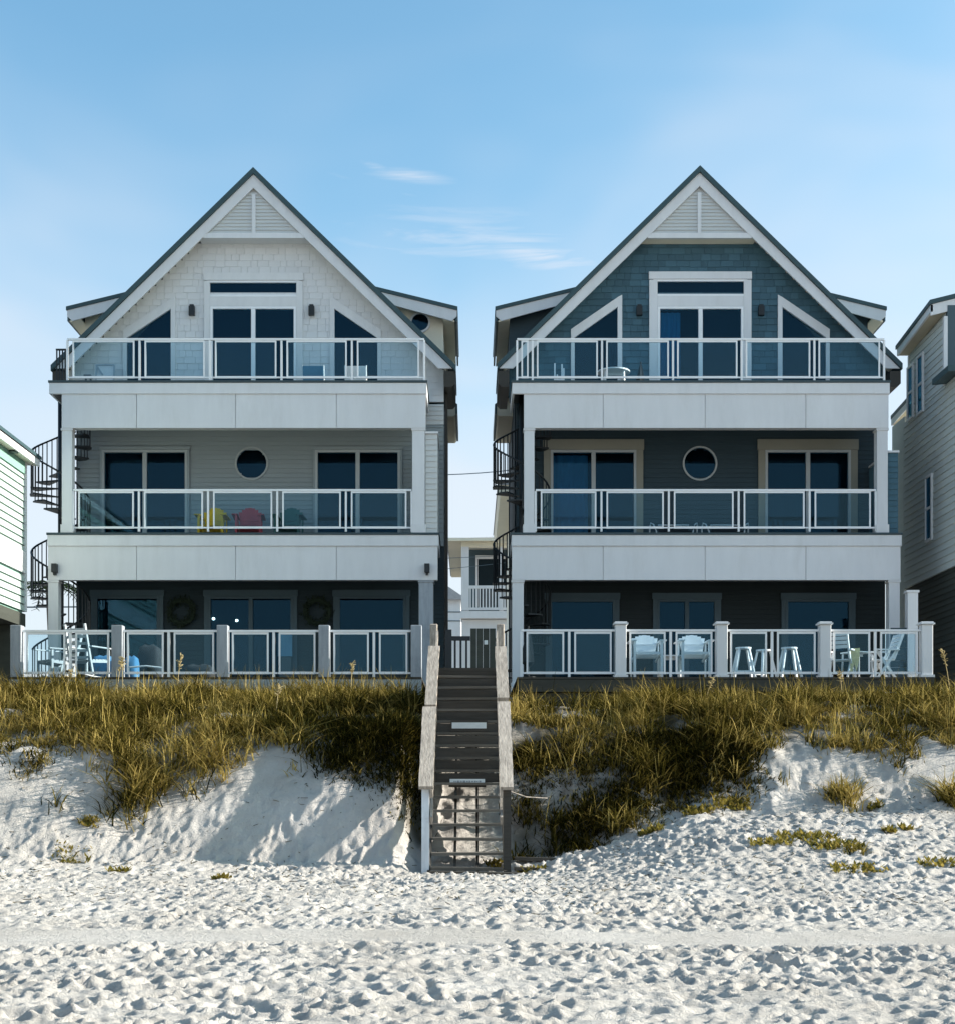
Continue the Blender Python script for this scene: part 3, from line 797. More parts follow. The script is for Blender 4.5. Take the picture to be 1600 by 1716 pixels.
railing('glass railing with weathered grey square posts on the ground deck of the white house', GA, 28.0, 1056, 1130, .05, big=(29, 198, 374, 544, 698), bigmat=M['grey_post'], group='ground deck railings')
GB = [873, 953, 1039, 1123, 1208, 1293, 1381, 1466, 1551]
railing('glass railing with white capped square posts on the ground deck of the slate blue house', GB, 28.0, 1055, 1130, .05, big=(1039, 1208, 1381, 1551), bigmat=M['white'], cap=True, group='ground deck railings')

# ------------------------------------------------------------------ ground decks
def ground_deck(label, xa, xb, planks, mat, skirts):
    r = thing('ground_deck', label, 'deck', ((xa+xb)/2, 30, 3.2), group='ground level decks')
    n = int((YW-.1-27.85)/.145)
    for k in range(n):
        y = 27.85 + k*.145
        box('deck_plank', M['wood_dark'], r, xa, xb, y, y+.138, ZG-.04, ZG)
    for k, (x0, x1, z0, z1, y) in enumerate(skirts):
        box('skirt_board', mat, r, x0, x1, y, y+.04, z0, z1)
    for x in np.linspace(xa+.3, xb-.3, 5):
        box('pile', M['wood_dark'], r, x-.1, x+.1, 28.3, 28.5, 2.2, ZG-.05)
    return r
xa, xb = PX(20, 28), PX(707, 28)
ground_deck('ground deck of the white house with grey skirt boards', xa, xb, 0, M['grey_skirt'],
    [(xa, PX(352, 28), 3.14, 3.45, 27.84), (PX(352, 28)+.01, xb, 3.14, 3.45, 27.84), (xa, PX(330, 28), 2.86, 3.12, 27.9), (PX(330, 28)+.01, xb, 2.86, 3.12, 27.9), (xa, xb, 2.5, 2.84, 27.96)])
xc, xd = PX(866, 28), PX(1562, 28)
ground_deck('ground deck of the slate blue house with dark boards painted as its shade below', xc, xd, 0, M['shade_skirt'],
    [(xc, xd, 3.2, 3.45, 27.86), (xc, xd, 2.9, 3.18, 27.92), (xc, xd, 2.5, 2.88, 27.98)])
# tall post and low side screen at the right end of the slate blue deck
t = thing('side_screen', 'tall white post with low slate side screen at the right end of the deck', 'screen', (PX(1529, 31), 31, ZG))
MB().box(PX(1521, 31), PX(1538, 31), 31, 31.2, ZG, PZ(993, 31)).build('post', M['white'], t)
MB().box(PX(1519, 31), PX(1540, 31), 30.98, 31.22, PZ(993, 31)+.002, PZ(989, 31)).build('post_cap', M['white'], t)
xs_, xe_ = PX(1494, 31), PX(1521, 31)-.005
for k in range(9):
    z0 = ZG+.03+k*.15
    box('screen_board', M['blue_lap'], t, xs_, xe_, 31.06, 31.1, z0, z0+.14)

# ------------------------------------------------------------------ spiral staircases
def spiral(label, cx, cy, R, z0, z1, ph):
    r = thing('spiral_staircase', label, 'staircase', (cx, cy, z0), group='black spiral staircases')
    MB().tube([(cx, cy, z0), (cx, cy, z1+1.0)], .07, 10).build('centre_pole', M['black'], r, smooth=True)
    n = int((z1-z0)/.205); rise = (z1-z0)/n; da = -math.radians(31)
    rail = []
    def wedge(a):
        mb = MB(); h = .035
        pts = [(.05, a-.1), (R, a+da*.52), (R+.02, a), (R, a-da*.52)]
        P = [(cx+q*math.cos(t), cy+q*math.sin(t)) for q, t in pts]
        return P
    for k in range(1, n+1):
        a = ph+k*da; z = z0+k*rise
        P = wedge(a)
        mb = MB(); b = 0
        mb.v = [(x, y, z-.035) for x, y in P] + [(x, y, z) for x, y in P]
        mb.f = [(3, 2, 1, 0), (4, 5, 6, 7)] + [(i, (i+1) % 4, 4+(i+1) % 4, 4+i) for i in range(4)]
        tr_ = mb.build('tread', M['black'], r)
        for q in (-.33, 0, .33):
            t = a+da*q; zz = z+rise*q
            MB().tube([(cx+R*.97*math.cos(t), cy+R*.97*math.sin(t), z-.02), (cx+R*.97*math.cos(t), cy+R*.97*math.sin(t), zz+.95)], .014, 4).build('baluster', M['black'], r)
    for k in range(0, n*3+1):
        a = ph+da*(.6+k/3); z = z0+rise*(.6+k/3)
        rail.append((cx+R*.97*math.cos(a), cy+R*.97*math.sin(a), z+.95))
    MB().tube(rail, .024, 6).build('handrail', M['black'], r, smooth=True)
    return r
spiral('black spiral staircase at the left end of the white house', PX(103, 33), 32.95, .70, ZG, Z3-1.05, math.radians(200))
spiral('black spiral staircase between the two houses, on the slate blue house', PX(874, 33), 32.95, .70, ZG, Z3-1.05, math.radians(215))

# ------------------------------------------------------------------ neighbouring houses
# left: mint sided house, its right wall in full sun
n1 = thing('neighbor_house', 'pale mint lap sided house cut off by the left edge', 'house', (-13, 29, 3))
wx, yf, yn = -10.35, 31.9, 22.0
zb, ze = PZ(1033, yf), PZ(778, yf)
zi0, zi1 = PZ(962, yf), PZ(926, yf)
def xlap(name, mat, parent, x, s, y0, y1, z0, z1, step, gap=None, joint=0):
    z = z0
    while z < z1-.01:
        zn = min(z+step, z1); zt = zn-joint
        if not (gap and z+step*.5 > gap[0] and z+step*.5 < gap[1]):
            MB().hexa([(x+s*.024, y0, z), (x+s*.024, y1, z), (x-s*.03, y1, z), (x-s*.03, y0, z), (x+s*.004, y0, zt), (x+s*.004, y1, zt), (x-s*.03, y1, zt), (x-s*.03, y0, zt)][::1] if s > 0 else
                      [(x-s*.03, y0, z), (x-s*.03, y1, z), (x+s*.024, y1, z), (x+s*.024, y0, z), (x-s*.03, y0, zt), (x-s*.03, y1, zt), (x+s*.004, y1, zt), (x+s*.004, y0, zt)]).build(name, mat, parent)
        z = zn
xlap('siding_board', M['mint'], n1, wx, 1, yn, yf-.1, zb+.1, ze-.25, .17, (zi0, zi1), .028)
box('wall_core', M['mint_dark'], n1, wx-6, wx-.035, yn, yf-.12, zb+.05, ze+.2)
box('belt_board', M['white'], n1, wx-.03, wx+.035, yn, yf-.1, zi0, zi1)
box('frieze_board', M['mint_dark'], n1, wx-.03, wx+.03, yn, yf-.1, ze-.25, ze+.05)
box('corner_board', M['white'], n1, wx-.12, wx+.04, yf-.1, yf, zb+.1, ze)
box('floor_beam', M['brown_base'], n1, wx-6, wx+.01, yn, yf-.02, zb-.25, zb+.045)
MB().hexa([(wx-.6, yn, ze+.06), (wx+.21, yn, ze+.02), (wx+.21, yf+.25, ze+.02), (wx-.6, yf+.25, ze+.06), (wx-.6, yn, ze+.1), (wx+.21, yn, ze+.06), (wx+.21, yf+.25, ze+.06), (wx-.6, yf+.25, ze+.1)]).build('soffit', M['cream'], n1)
box('eave_board', M['white'], n1, wx+.215, wx+.25, yn, yf+.27, ze+.0, ze+.16)
MB().hexa([(wx-5, yn, ze+2.3), (wx+.29, yn, ze+.165), (wx+.29, yf+.3, ze+.165), (wx-5, yf+.3, ze+2.3), (wx-5, yn, ze+2.4), (wx+.29, yn, ze+.24), (wx+.29, yf+.3, ze+.24), (wx-5, yf+.3, ze+2.4)]).build('roof_slope', M['roof'], n1)
for y in (yf-.4, yf-3, yf-6): box('pile', M['brown_base'], n1, wx-.45, wx-.15, y-.15, y+.15, 1.5, zb-.26)
box('underfloor_wall', M['brown_base'], n1, wx-1.2, wx-1.1, yn, yf-.1, 1.5, zb-.26)
MB().box(wx+.06, wx+.2, 30.6, 30.8, ze-.02, ze+.015).build('soffit_lamp', M['black'], n1)

# right: grey lap sided house in shade
n2 = thing('neighbor_house', 'grey lap sided house with brown soffits cut off by the right edge', 'house', (14, 33, 3))
wx = 11.1; yfar, ymid, ynr = 34.8, 32.3, 30.9
zlow, zbal, ztop = PZ(975, 34.0), PZ(640, 32), PZ(600, 34.4)
xlap('siding_board', M['grey_lap'], n2, wx, -1, ynr, yfar+.45, zlow, PZ(700, 34.8), .165)
xlap('siding_board', M['grey_lap'], n2, wx, -1, ynr, yfar, PZ(700, 34.8), zbal, .165)
xlap('siding_board', M['grey_lap'], n2, wx, -1, ymid, yfar, zbal, ztop+.3, .165)
xlap('base_board', M['brown_base'], n2, wx+.03, -1, ynr, yfar+.4, 2.6, zlow-.005, .14)
box('wall_core', M['grey_lap'], n2, wx+.035, wx+6, ymid+.05, yfar, zlow, ztop+.6)
box('wall_core', M['grey_lap'], n2, wx+.035, wx+6, ynr, ymid+.04, 2.6, zbal)
box('corner_board', M['white'], n2, wx-.035, wx+.05, yfar+.002, yfar+.1, PZ(700, 34.8), ztop+.2)
box('corner_board', M['white'], n2, wx-.035, wx+.05, ymid-.1, ymid-.002, zbal, ztop+.3)
box('front_wall', M['greyblue_trim'], n2, wx+.055, wx+6, ymid-.08, ymid+.04, zbal, PZ(509, 32.2)-.02)
e0, e1 = (PX(1500, 34.9), 34.9, PZ(586, 34.9)), (PX(1558, 32.2), 32.2, PZ(509, 32.2))
e2 = (e1[0]+2.5, 32.2, e1[2]+.62); e3 = (e0[0]+2.5, 34.9, e0[2]+.62)
def slab(pts, dz0, dz1): return MB().hexa([(x, y, z+dz0) for x, y, z in pts]+[(x, y, z+dz1) for x, y, z in pts])
slab([e1, e2, e3, e0], 0, .10).build('roof_slope', M['roof'], n2)
slab([(e1[0]+.03, e1[1]+.03, e1[2]), (e1[0]+.08, e1[1]+.03, e1[2]), (e0[0]+.08, e0[1]-.03, e0[2]), (e0[0]+.03, e0[1]-.03, e0[2])], -.17, -.003).build('eave_board', M['white'], n2)
slab([(e1[0]+.03, e1[1]+.03, e1[2]), (e2[0], e2[1]+.03, e2[2]), (e2[0], e2[1]+.07, e2[2]), (e1[0]+.03, e1[1]+.07, e1[2])], -.26, -.003).build('rake_board', M['white'], n2)
slab([(e1[0]+.085, e1[1]+.075, e1[2]), (wx+.06, e1[1]+.075, e1[2]), (wx+.06, e0[1]-.03, e0[2]), (e0[0]+.085, e0[1]-.03, e0[2])], -.16, -.13).build('soffit', M['soffit'], n2)
# lower rear eave
f0, f1 = (PX(1492, 36.4), 36.4, PZ(703, 36.4)), (PX(1527, 35.0), 35.0, PZ(664, 35.0))
slab([f1, (f1[0]+1.5, 35.0, f1[2]+.5), (f0[0]+1.5, 36.4, f0[2]+.5), f0], 0, .1).build('rear_roof', M['roof'], n2)
slab([(f1[0]+.05, 35.02, f1[2]), (wx+.3, 35.02, f1[2]), (wx+.3, 36.38, f0[2]), (f0[0]+.05, 36.38, f0[2])], -.16, -.12).build('rear_soffit', M['soffit'], n2)
slab([(f1[0]+.01, 35.02, f1[2]), (f1[0]+.045, 35.02, f1[2]), (f0[0]+.045, 36.38, f0[2]), (f0[0]+.01, 36.38, f0[2])], -.17, -.003).build('rear_eave_board', M['white'], n2)
box('rear_wall', M['grey_lap'], n2, wx, wx+3, 35.26, 36.3, 3, PZ(700, 35.4))
# small pent roof over the front porch
MB().hexa([(wx-.32, 31.1, zbal-.02), (wx+3, 31.1, zbal+.25), (wx+3, ymid-.11, zbal+.25), (wx-.32, ymid-.11, zbal-.02), (wx-.32, 31.1, zbal+.12), (wx+3, 31.1, zbal+.4), (wx+3, ymid-.11, zbal+.4), (wx-.32, ymid-.11, zbal+.12)]).build('porch_roof', M['roof'], n2)
# narrow windows seen at a slant
for (pa, yt, yb, yc) in ((1531, 608, 700, 34.5), (1550, 590, 690, 33.75), (1562, 793, 905, 33.1)):
    z1, z0 = PZ(yt, yc), PZ(yb, yc)
    w = MB().box(wx-.06, wx+.02, yc-.06, yc, z0, z1).box(wx-.06, wx+.02, yc+.36, yc+.42, z0, z1).box(wx-.06, wx+.02, yc, yc+.36, z1-.06, z1).box(wx-.06, wx+.02, yc, yc+.36, z0, z0+.06).box(wx-.055, wx+.02, yc, yc+.36, (z0+z1)/2-.03, (z0+z1)/2+.03).build('window', M['white'], n2)
    box('pane', M['win'], w, wx-.035, wx-.03, yc, yc+.36, z0+.06, z1-.06)
    box('dark_room', M['inside'], w, wx-.029, wx-.026, yc, yc+.36, z0+.06, z1-.06)

# house across the street, seen through the gap
n3 = thing('distant_house', 'small white balcony house far behind, between the two big houses', 'house', (PX(815, 66), 66, 2.9))
Yq = 64.0
qx = lambda p: PX(p, Yq); qz = lambda p: PZ(p, Yq)
box('wall', M['white'], n3, qx(773), qx(1010), Yq+1.6, Yq+9, 2.9, qz(908))
box('porch_floor', M['white'], n3, qx(772), qx(1010), Yq, Yq+1.6, qz(1036), qz(1024))
box('lower_wall', M['white'], n3, qx(774), qx(1010), Yq+.3, Yq+1.6, 2.9, qz(1037))
box('porch_wall', M['greyblue_trim'], n3, qx(785), qx(1010), Yq+1.5, Yq+1.59, qz(1023), qz(912))
box('column', M['white'], n3, qx(773), qx(786), Yq+.02, Yq+.4, qz(1023), qz(912))
box('column', M['white'], n3, qx(836), qx(843), Yq+.02, Yq+.25, qz(1023), qz(912))
box('header', M['cream'], n3, qx(773), qx(1010), Yq+.01, Yq+.4, qz(916), qz(903))
t = MB().box(qx(797), qx(801), Yq+1.42, Yq+1.49, qz(1010), qz(928)).box(qx(797), qx(852), Yq+1.42, Yq+1.49, qz(928), qz(922)).box(qx(850), qx(853), Yq+1.42, Yq+1.49, qz(1010), qz(928)).build('window', M['white'], n3)
box('pane', M['inside'], t, qx(801), qx(850), Yq+1.47, Yq+1.495, qz(1010), qz(928))
box('top_rail', M['white'], n3, qx(784), qx(900), Yq+.04, Yq+.12, qz(986), qz(981))
box('bottom_rail', M['white'], n3, qx(784), qx(900), Yq+.04, Yq+.12, qz(1022), qz(1018))
for k in range(17):
    x = qx(787+k*5.2); box('baluster', M['white'], n3, x, x+qx(792)-qx(789.6), Yq+.06, Yq+.1, qz(1018), qz(986))
MB().hexa([(qx(749), Yq-.4, qz(905)), (qx(1030), Yq-.4, qz(905)), (qx(1030), Yq+11, qz(905)), (qx(749), Yq+11, qz(905)), (qx(860), Yq+4, qz(872)), (qx(960), Yq+4, qz(872)), (qx(960), Yq+6, qz(872)), (qx(860), Yq+6, qz(872))]).build('hip_roof', M['roof_grey'], n3)
box('soffit', M['soffit'], n3, qx(751), qx(1030), Yq-.38, Yq+10.9, qz(907.5), qz(905.3))
box('eave_board', M['cream'], n3, qx(749), qx(1030), Yq-.44, Yq-.40, qz(909), qz(904))
n4 = thing('distant_house', 'low white building with grey roof behind the small balcony house', 'house', (PX(755, 80), 80, 2.9))
Yq = 80.0
box('wall', M['white'], n4, qx(700), qx(772), Yq, Yq+8, 2.9, qz(1006))
MB().prism([(qx(690), qz(1006)), (qx(777), qz(1006)), (qx(777), qz(1002)), (qx(752), qz(985)), (qx(690), qz(985))], Yq-.4, Yq+8).build('roof', M['roof_grey'], n4)
for p in (1025, 1040): box('band', M['greyblue_trim'], n4, qx(700), qx(772), Yq-.03, Yq-.005, qz(p+1.5), qz(p))

n5 = thing('distant_house', 'cream eave of a house hidden behind the slate blue house', 'house', (4, 50, 3))
box('wall', M['cream'], n5, 1.42, 8, 47.2, 56, 2.9, PZ(806, 47))
MB().prism([(PX(x, 47), PZ(y, 47)) for x, y in ((1100, 806), (838, 812), (834, 822), (838, 829), (1100, 830))], 47, 56.3).build('eave', M['cream'], n5)
MB().prism([(PX(x, 47), PZ(y, 47)) for x, y in ((1100, 760), (834, 808), (833, 813), (1100, 805.5))], 46.95, 56.35).build('roof', M['roof_grey'], n5)

# palm beyond the left house
def strip_leaf(mb, p, q, w): mb.hexa([p, (p[0]+w, p[1], p[2]), (q[0]+.01, q[1], q[2]), q, (p[0], p[1]+.005, p[2]+.01), (p[0]+w, p[1]+.005, p[2]+.01), (q[0]+.01, q[1]+.005, q[2]+.01), (q[0], q[1]+.005, q[2]+.01)])
pt = thing('palm_tree', 'palm tree with drooping fronds behind the white house at the left', 'tree', (PX(82, 52), 52, 2.9))
bx_, bz_ = PX(82, 52), PZ(985, 52)
MB().tube([(bx_+.3, 52, 2.8), (bx_+.15, 52, 6), (bx_, 52, bz_)], [.2, .15, .13], 8).build('trunk', M['bark'], pt, smooth=True)
for k in range(13):
    a = 2*math.pi*k/13+.2; mb = MB(); L_ = 1.5+.25*(k % 3)
    pr = [Vector((bx_+L_*t*math.cos(a), 52+L_*t*math.sin(a), bz_+.75*t-1.35*t*t+.1*(k % 2))) for t in np.linspace(0, 1, 8)]
    mb.tube(pr, .02, 4)
    for i in range(1, 8):
        for s in (-1, 1):
            d = Vector((-math.sin(a)*s, math.cos(a)*s, -.45))*(.45*(1-i/11))+Vector((math.cos(a), math.sin(a), 0))*.2
            for j in (0, .5):
                p0 = pr[i]-(pr[i]-pr[i-1])*j
                strip_leaf(mb, tuple(p0), tuple(p0+d), .04)
    mb.build('frond', M['palm'], pt)

# overhead cables
def cable(label, p, q, sag, r=.012):
    p, q = Vector(p), Vector(q)
    pts = [p.lerp(q, t)-Vector((0, 0, sag*4*t*(1-t))) for t in np.linspace(0, 1, 14)]
    o = MB().tube(pts, r, 5).build('cable', M['wire'])
    tag(o, label, 'cable', 'overhead cables')
cable('thin overhead cable crossing the sky high in the gap between the houses', (PX(600, 52), 52, PZ(790, 52)), (PX(990, 50), 50, PZ(765, 50)), .35, .018)
cable('overhead cable in front of the eave of the small balcony house', (PX(640, 55), 55, PZ(938, 55)), (PX(1000, 55), 55, PZ(918, 55)), .1)
cable('overhead cable passing the upper window of the small balcony house', (PX(640, 55), 55, PZ(962, 55)), (PX(1000, 55), 55, PZ(922, 55)), .1)
cable('overhead cable behind the spiral staircase at the left', (PX(-60, 52), 52, PZ(1017, 52)), (PX(300, 52), 52, PZ(1013, 52)), .05, .03)

# ------------------------------------------------------------------ beach stairs and walkway
XL, XR = -.65, .50
tread_z = lambda y: .8*(y-20.0)+.10
st = thing('beach_stairs', 'weathered wooden stairs climbing the dune between the houses', 'stairs', (-.07, 20, 0))
NT = 16
for k in range(NT):
    y = 20.0+k*.26; z = .09+k*.208
    rr = random.Random(k)
    tl = rr.uniform(-.006, .006)
    MB().hexa([(XL+.06, y, z-.042+tl), (XR-.04, y, z-.042-tl), (XR-.04, y+.235, z-.042-tl), (XL+.06, y+.235, z-.042+tl), (XL+.06, y, z+tl), (XR-.04, y, z-tl), (XR-.04, y+.235, z-tl), (XL+.06, y+.235, z+tl)]).build('tread', M['tread'], st)
    if k >= 6:
        box('riser', M['wood_dark'], st, XL+.08, XR-.06, y+.215, y+.234, z+.002, z+.15)
zs = lambda y: .8*(y-20.0)
for x, w in ((XL+.03, .05), (XR-.01, .05), (-.245, .04), (.085, .04)):
    y0, y1 = 20.03, 24.2; dn = .14 if w < .045 else 0
    MB().hexa([(x-w/2, y0, -.12), (x+w/2, y0, -.12), (x+w/2, y1, zs(y1)-.36), (x-w/2, y1, zs(y1)-.36), (x-w/2, y0, .04-dn), (x+w/2, y0, .04-dn), (x+w/2, y1, zs(y1)+.02-dn), (x-w/2, y1, zs(y1)+.02-dn)]).build('stringer', M['wood_dark'], st)
# posts
for x, mt in ((XL-.02, M['post_paint']), (XR+.02, M['wood_dark'])):
    for y, hgt in ((20.05, 1.24), (21.55, 1.22), (23.0, 1.20)):
        zt = zs(y)+hgt
        box('post', mt if y < 20.5 else M['wood'], st, x-.055, x+.055, y, y+.11, min(-.15 if y < 20.5 else zs(y)-.5, 5), zt)
    box('newel_post', M['wood'], st, x+(.02 if x < 0 else -.02)-.065, x+(.02 if x < 0 else -.02)+.065, 23.75, 23.88, 2.0, PZ(1046, 23.8), bevel=.015)
# rails: wide cap planks in two lengths, narrow planks on edge under them
def plank(name, x, w, ya, yb, za, zb_, th=.045, mat=None, skew=0, rag=0):
    mb = MB(); n = 14; rr = random.Random(int(abs(x)*1000+ya*10))
    L0 = len(mb.v)
    for i in range(n+1):
        t = i/n; y = ya+(yb-ya)*t; z = za+(zb_-za)*t
        jl, jr = rr.uniform(-rag, rag), rr.uniform(-rag, rag)
        xx = x+skew*t
        for (dx, dz) in ((-w/2+jl, -th/2), (w/2+jr, -th/2), (w/2+jr, th/2), (-w/2+jl, th/2)):
            mb.v.append((xx+dx, y-dz*.6, z+dz))
    for i in range(n):
        a = i*4; b = a+4
        for k in range(4):
            l = (k+1) % 4; mb.f.append((a+k, a+l, b+l, b+k))
    mb.f.append((3, 2, 1, 0)); e = n*4; mb.f.append((e, e+1, e+2, e+3))
    return mb.build(name, mat or M['wood'], st)
rz = lambda y: 1.285+.757*(y-20.0)
plank('cap_rail', XL-.01, .21, 19.96, 21.62, rz(19.96), rz(21.62), rag=.004)
plank('cap_rail', XL+.005, .185, 21.635, 23.05, rz(21.635)+.02, rz(23.05)+.02, skew=.02, rag=.006)
plank('cap_rail', XR+.012, .195, 19.96, 21.75, rz(19.96)-.01, rz(21.75)-.01, rag=.004)
plank('cap_rail', XR-.0, .19, 21.78, 23.05, rz(21.78)+.03, rz(23.05)+.01, skew=-.015, rag=.004)
for x, s in ((XL+.065, 1), (XR-.065, -1)):
    plank('side_rail', x, .035, 20.0, 23.6, rz(20.0)-.12, rz(23.6)-.12, th=.12, rag=.004)
    plank('mid_rail', x, .035, 20.05, 23.6, rz(20.05)-.55, rz(23.6)-.55, th=.11, rag=.004)
# signs screwed to the risers
def step_sign(label, px, py, wpx, hpx, ink):
    y = 20.0 + (HY-py)/F*20/.8
    y = 20+((PZ(py, 21.5))-.0)/.8
    for _ in range(6): y = 20.0+(PZ(py, y)-.02)/.8
    yy = y-.05
    x0, x1 = PX(px-wpx/2, yy), PX(px+wpx/2, yy); z0, z1 = PZ(py+hpx/2, yy), PZ(py-hpx/2, yy)
    s = thing('step_sign', label, 'sign', ((x0+x1)/2, yy, z0), group='signs on the stairs')
    box('plate', M['sign'], s, x0, x1, yy, yy+.006, z0, z1)
    box('backing_board', M['wood_dark'], s, x0-.02, x1+.02, yy+.007, yy+.03, z0-.05, z1+.04)
    if ink:
        mb = MB(); rr = random.Random(4); x = x0+.06; zc = (z0+z1)/2
        while x < x1-.07:                      # lettering too faded to read: only its marks
            w = rr.uniform(.012, .035); h = rr.uniform(.008, .016)
            mb.box(x, x+w, yy-.002, yy-.0002, zc-h, zc+h); x += w+rr.uniform(.006, .016)
        mb.build('faded_lettering', M['sign_ink'], s)
step_sign('small grey sign plate with faded lettering on a lower stair riser', 783, 1310, 58, 8.5, True)
step_sign('small blank grey sign plate on an upper stair riser', 786, 1216, 57, 10, False)
# walkway between the decks
wk = thing('walkway', 'narrow wooden walkway leading back between the two houses', 'walkway', (-.07, 28, 3.1))
for k in range(80):
    y = 24.2+k*.15
    box('walkway_plank', M['wood'] if k < 3 else M['wood_dark'], wk, -.72, .62, y, y+.142, 3.16, 3.2)
for x in (-.62, .5):
    box('joist', M['wood_dark'], wk, x-.03, x+.03, 24.25, 36, 2.9, 3.155)
    for y in (24.4, 27, 30, 33): box('pile', M['wood_dark'], wk, x-.07, x+.07, y, y+.14, 2.0, 2.895)
# dark baluster gate at the head of the walkway
gt = thing('walkway_gate', 'dark baluster fence and solid gate at the head of the stairs', 'gate', (-.1, 26.6, 3.2))
Yg = 26.6; gxx = lambda p: PX(p, Yg); gz = lambda p: PZ(p, Yg)
box('post', M['black'], gt, gxx(746), gxx(757), Yg, Yg+.13, 3.2, gz(1055))
box('top_rail', M['black'], gt, gxx(757), gxx(788), Yg+.02, Yg+.1, gz(1073), gz(1066))
box('bottom_rail', M['black'], gt, gxx(757), gxx(788), Yg+.02, Yg+.1, gz(1126), gz(1121))
for p in (762.5, 772, 781.5): box('baluster', M['black'], gt, gxx(p)-.02, gxx(p)+.02, Yg+.04, Yg+.08, gz(1121), gz(1073))
for k in range(4):
    a = 788+k*10.6
    box('gate_board', M['brown_base'], gt, gxx(a)+.003, gxx(a+10.6)-.003, Yg+.03, Yg+.06, 3.22, gz(1053))
box('gate_latch', M['sign'], gt, gxx(811), gxx(817), Yg+.015, Yg+.029, gz(1080), gz(1073))
o = MB().tube([(XR+.07, 20.1, 1.2), (XR+.3, 20.2, 1.12), (XR+.62, 20.4, 1.10)], .008, 5).build('rope', M['wood'])
tag(o, 'thin frayed rope hanging off the right stair post', 'rope')
# old planks lying by the foot of the stairs
for lab, pa, pb, py, Y in (('long dark plank half buried beside the stair foot on the right', 862, 968, 1412, 20.6), ('lower half buried plank to the right of the stair foot', 862, 935, 1438, 20.1), ('weathered board lying flat across the stair foot', 720, 900, 1456, 19.8)):
    z = float(height((PX(pa, Y)+PX(pb, Y))/2, Y))+.03
    o = MB().beam((PX(pa, Y), Y, z+.02), (PX(pb, Y), Y+.05, z-.01), .14, .05).build('driftwood_plank', M['wood_dark'])
    tag(o, lab, 'plank', 'old planks by the stairs')

# ------------------------------------------------------------------ furniture
def adirondack(label, mat, loc, rz, tall=False, sc=1.0, group='adirondack chairs'):
    r = thing('adirondack_chair', label, 'chair', loc, rz, group)
    h = .56 if tall else .30                       # seat height; faces local -Y
    n = 7
    for k in range(n):
        u = (k-(n-1)/2)/((n-1)/2)
        top = (.43 if tall else .55)-(.07 if tall else .12)*u*u
        x0 = u*.17; x1 = u*.235
        MB().hexa([(x0-.03, .20, h-.05), (x0+.03, .20, h-.05), (x0+.03, .225, h-.05), (x0-.03, .225, h-.05), (x1-.042, .20+.30*top, h+top), (x1+.042, .20+.30*top, h+top), (x1+.042, .225+.30*top, h+top), (x1-.042, .225+.30*top, h+top)]).build('back_slat', mat, r, True)
    for k in range(5):
        y = -.28+k*.105
        box('seat_slat', mat, r, -.24, .24, y, y+.09, h+.0-.02*k, h+.02-.02*k, local=True)
    for s in (-1, 1):
        box('arm', mat, r, s*.31-.07, s*.31+.07, -.36, .36, h+.24, h+.265, local=True)
        box('leg', mat, r, s*.28-.025, s*.28+.025, -.33, -.24, 0, h+.238, local=True)
        MB().beam((s*.255, -.32, h-.03), (s*.255, .45, .02 if not tall else h-.12), .03, .05 if tall else .10).build('side_rail', mat, r, True)
        MB().beam((s*.285, .30, 0), (s*.285, .28, h+.238), .03, .07, (0, 1, 0)).build('leg', mat, r, True)
    if tall:
        box('foot_bar', mat, r, -.255, .255, -.31, -.27, .12, .17, local=True)
        box('apron', mat, r, -.254, .254, -.345, -.332, h-.04, h-.005, local=True)
    box('back_rail', mat, r, -.25, .25, .26, .285, h+.20, h+.236, local=True)
    return r
# colourful chairs on the middle porch of the white house (seen from the sea side)
for lab, mt, px, rz_ in (('yellow adirondack chair on the middle porch', 'yellow', 356, .0), ('coral red adirondack chair in the centre of the middle porch', 'red', 417, .08), ('dark green adirondack chair on the middle porch', 'green', 484, -.05)):
    adirondack(lab, M[mt], (PX(px, 32.9), 32.95, Z2), rz_)
for lab, px in (('left of the two tall white slatted chairs on the slate blue ground deck', 1083), ('right of the two tall white slatted chairs on the slate blue ground deck', 1163)):
    adirondack(lab, M['plast_white'], (PX(px, 28.75), 28.8, ZG-.0), .0, tall=True, group='tall white slatted chairs')

def rocker(label, loc, rz, mat):
    r = thing('rocking_chair', label, 'chair', loc, rz, 'rocking chairs')
    for s in (-1, 1):
        MB().beam((s*.26, .22, .08), (s*.25, .48, 1.12), .04, .05, (0, 1, 0)).build('back_post', mat, r, True)
        MB().beam((s*.28, -.26, .06), (s*.28, -.26, .66), .045, .045, (0, 1, 0)).build('leg', mat, r, True)
        box('arm', mat, r, s*.29-.04, s*.29+.04, -.34, .34, .66, .685, local=True)
        MB().tube([(s*.28, -.5+.12*k, .045+.028*abs(k-4)**1.6*.12) for k in range(10)], .022, 5).build('rocker', mat, r, True)
        MB().beam((s*.27, -.25, .40), (s*.26, .28, .36), .03, .05).build('seat_rail', mat, r, True)
    for k in range(5):
        t = .42+k*.14
        y = .22+.26*(t-.08)/1.04
        box('back_slat', mat, r, -.245, .245, y-.012, y+.012, t, t+.055, local=True)
    for k in range(5):
        y = -.28+k*.105; box('seat_slat', mat, r, -.26, .26, y, y+.085, .425-.008*k, .445-.008*k, local=True)
    return r
rocker('grey rocking chair nearest the left end of the ground deck', (PX(92, 29), 29.1, ZG), -.75, M['grey_chair'])
rocker('grey ladder backed rocking chair beside the second grey post', (PX(150, 28.7), 28.7, ZG), 2.75, M['grey_chair'])

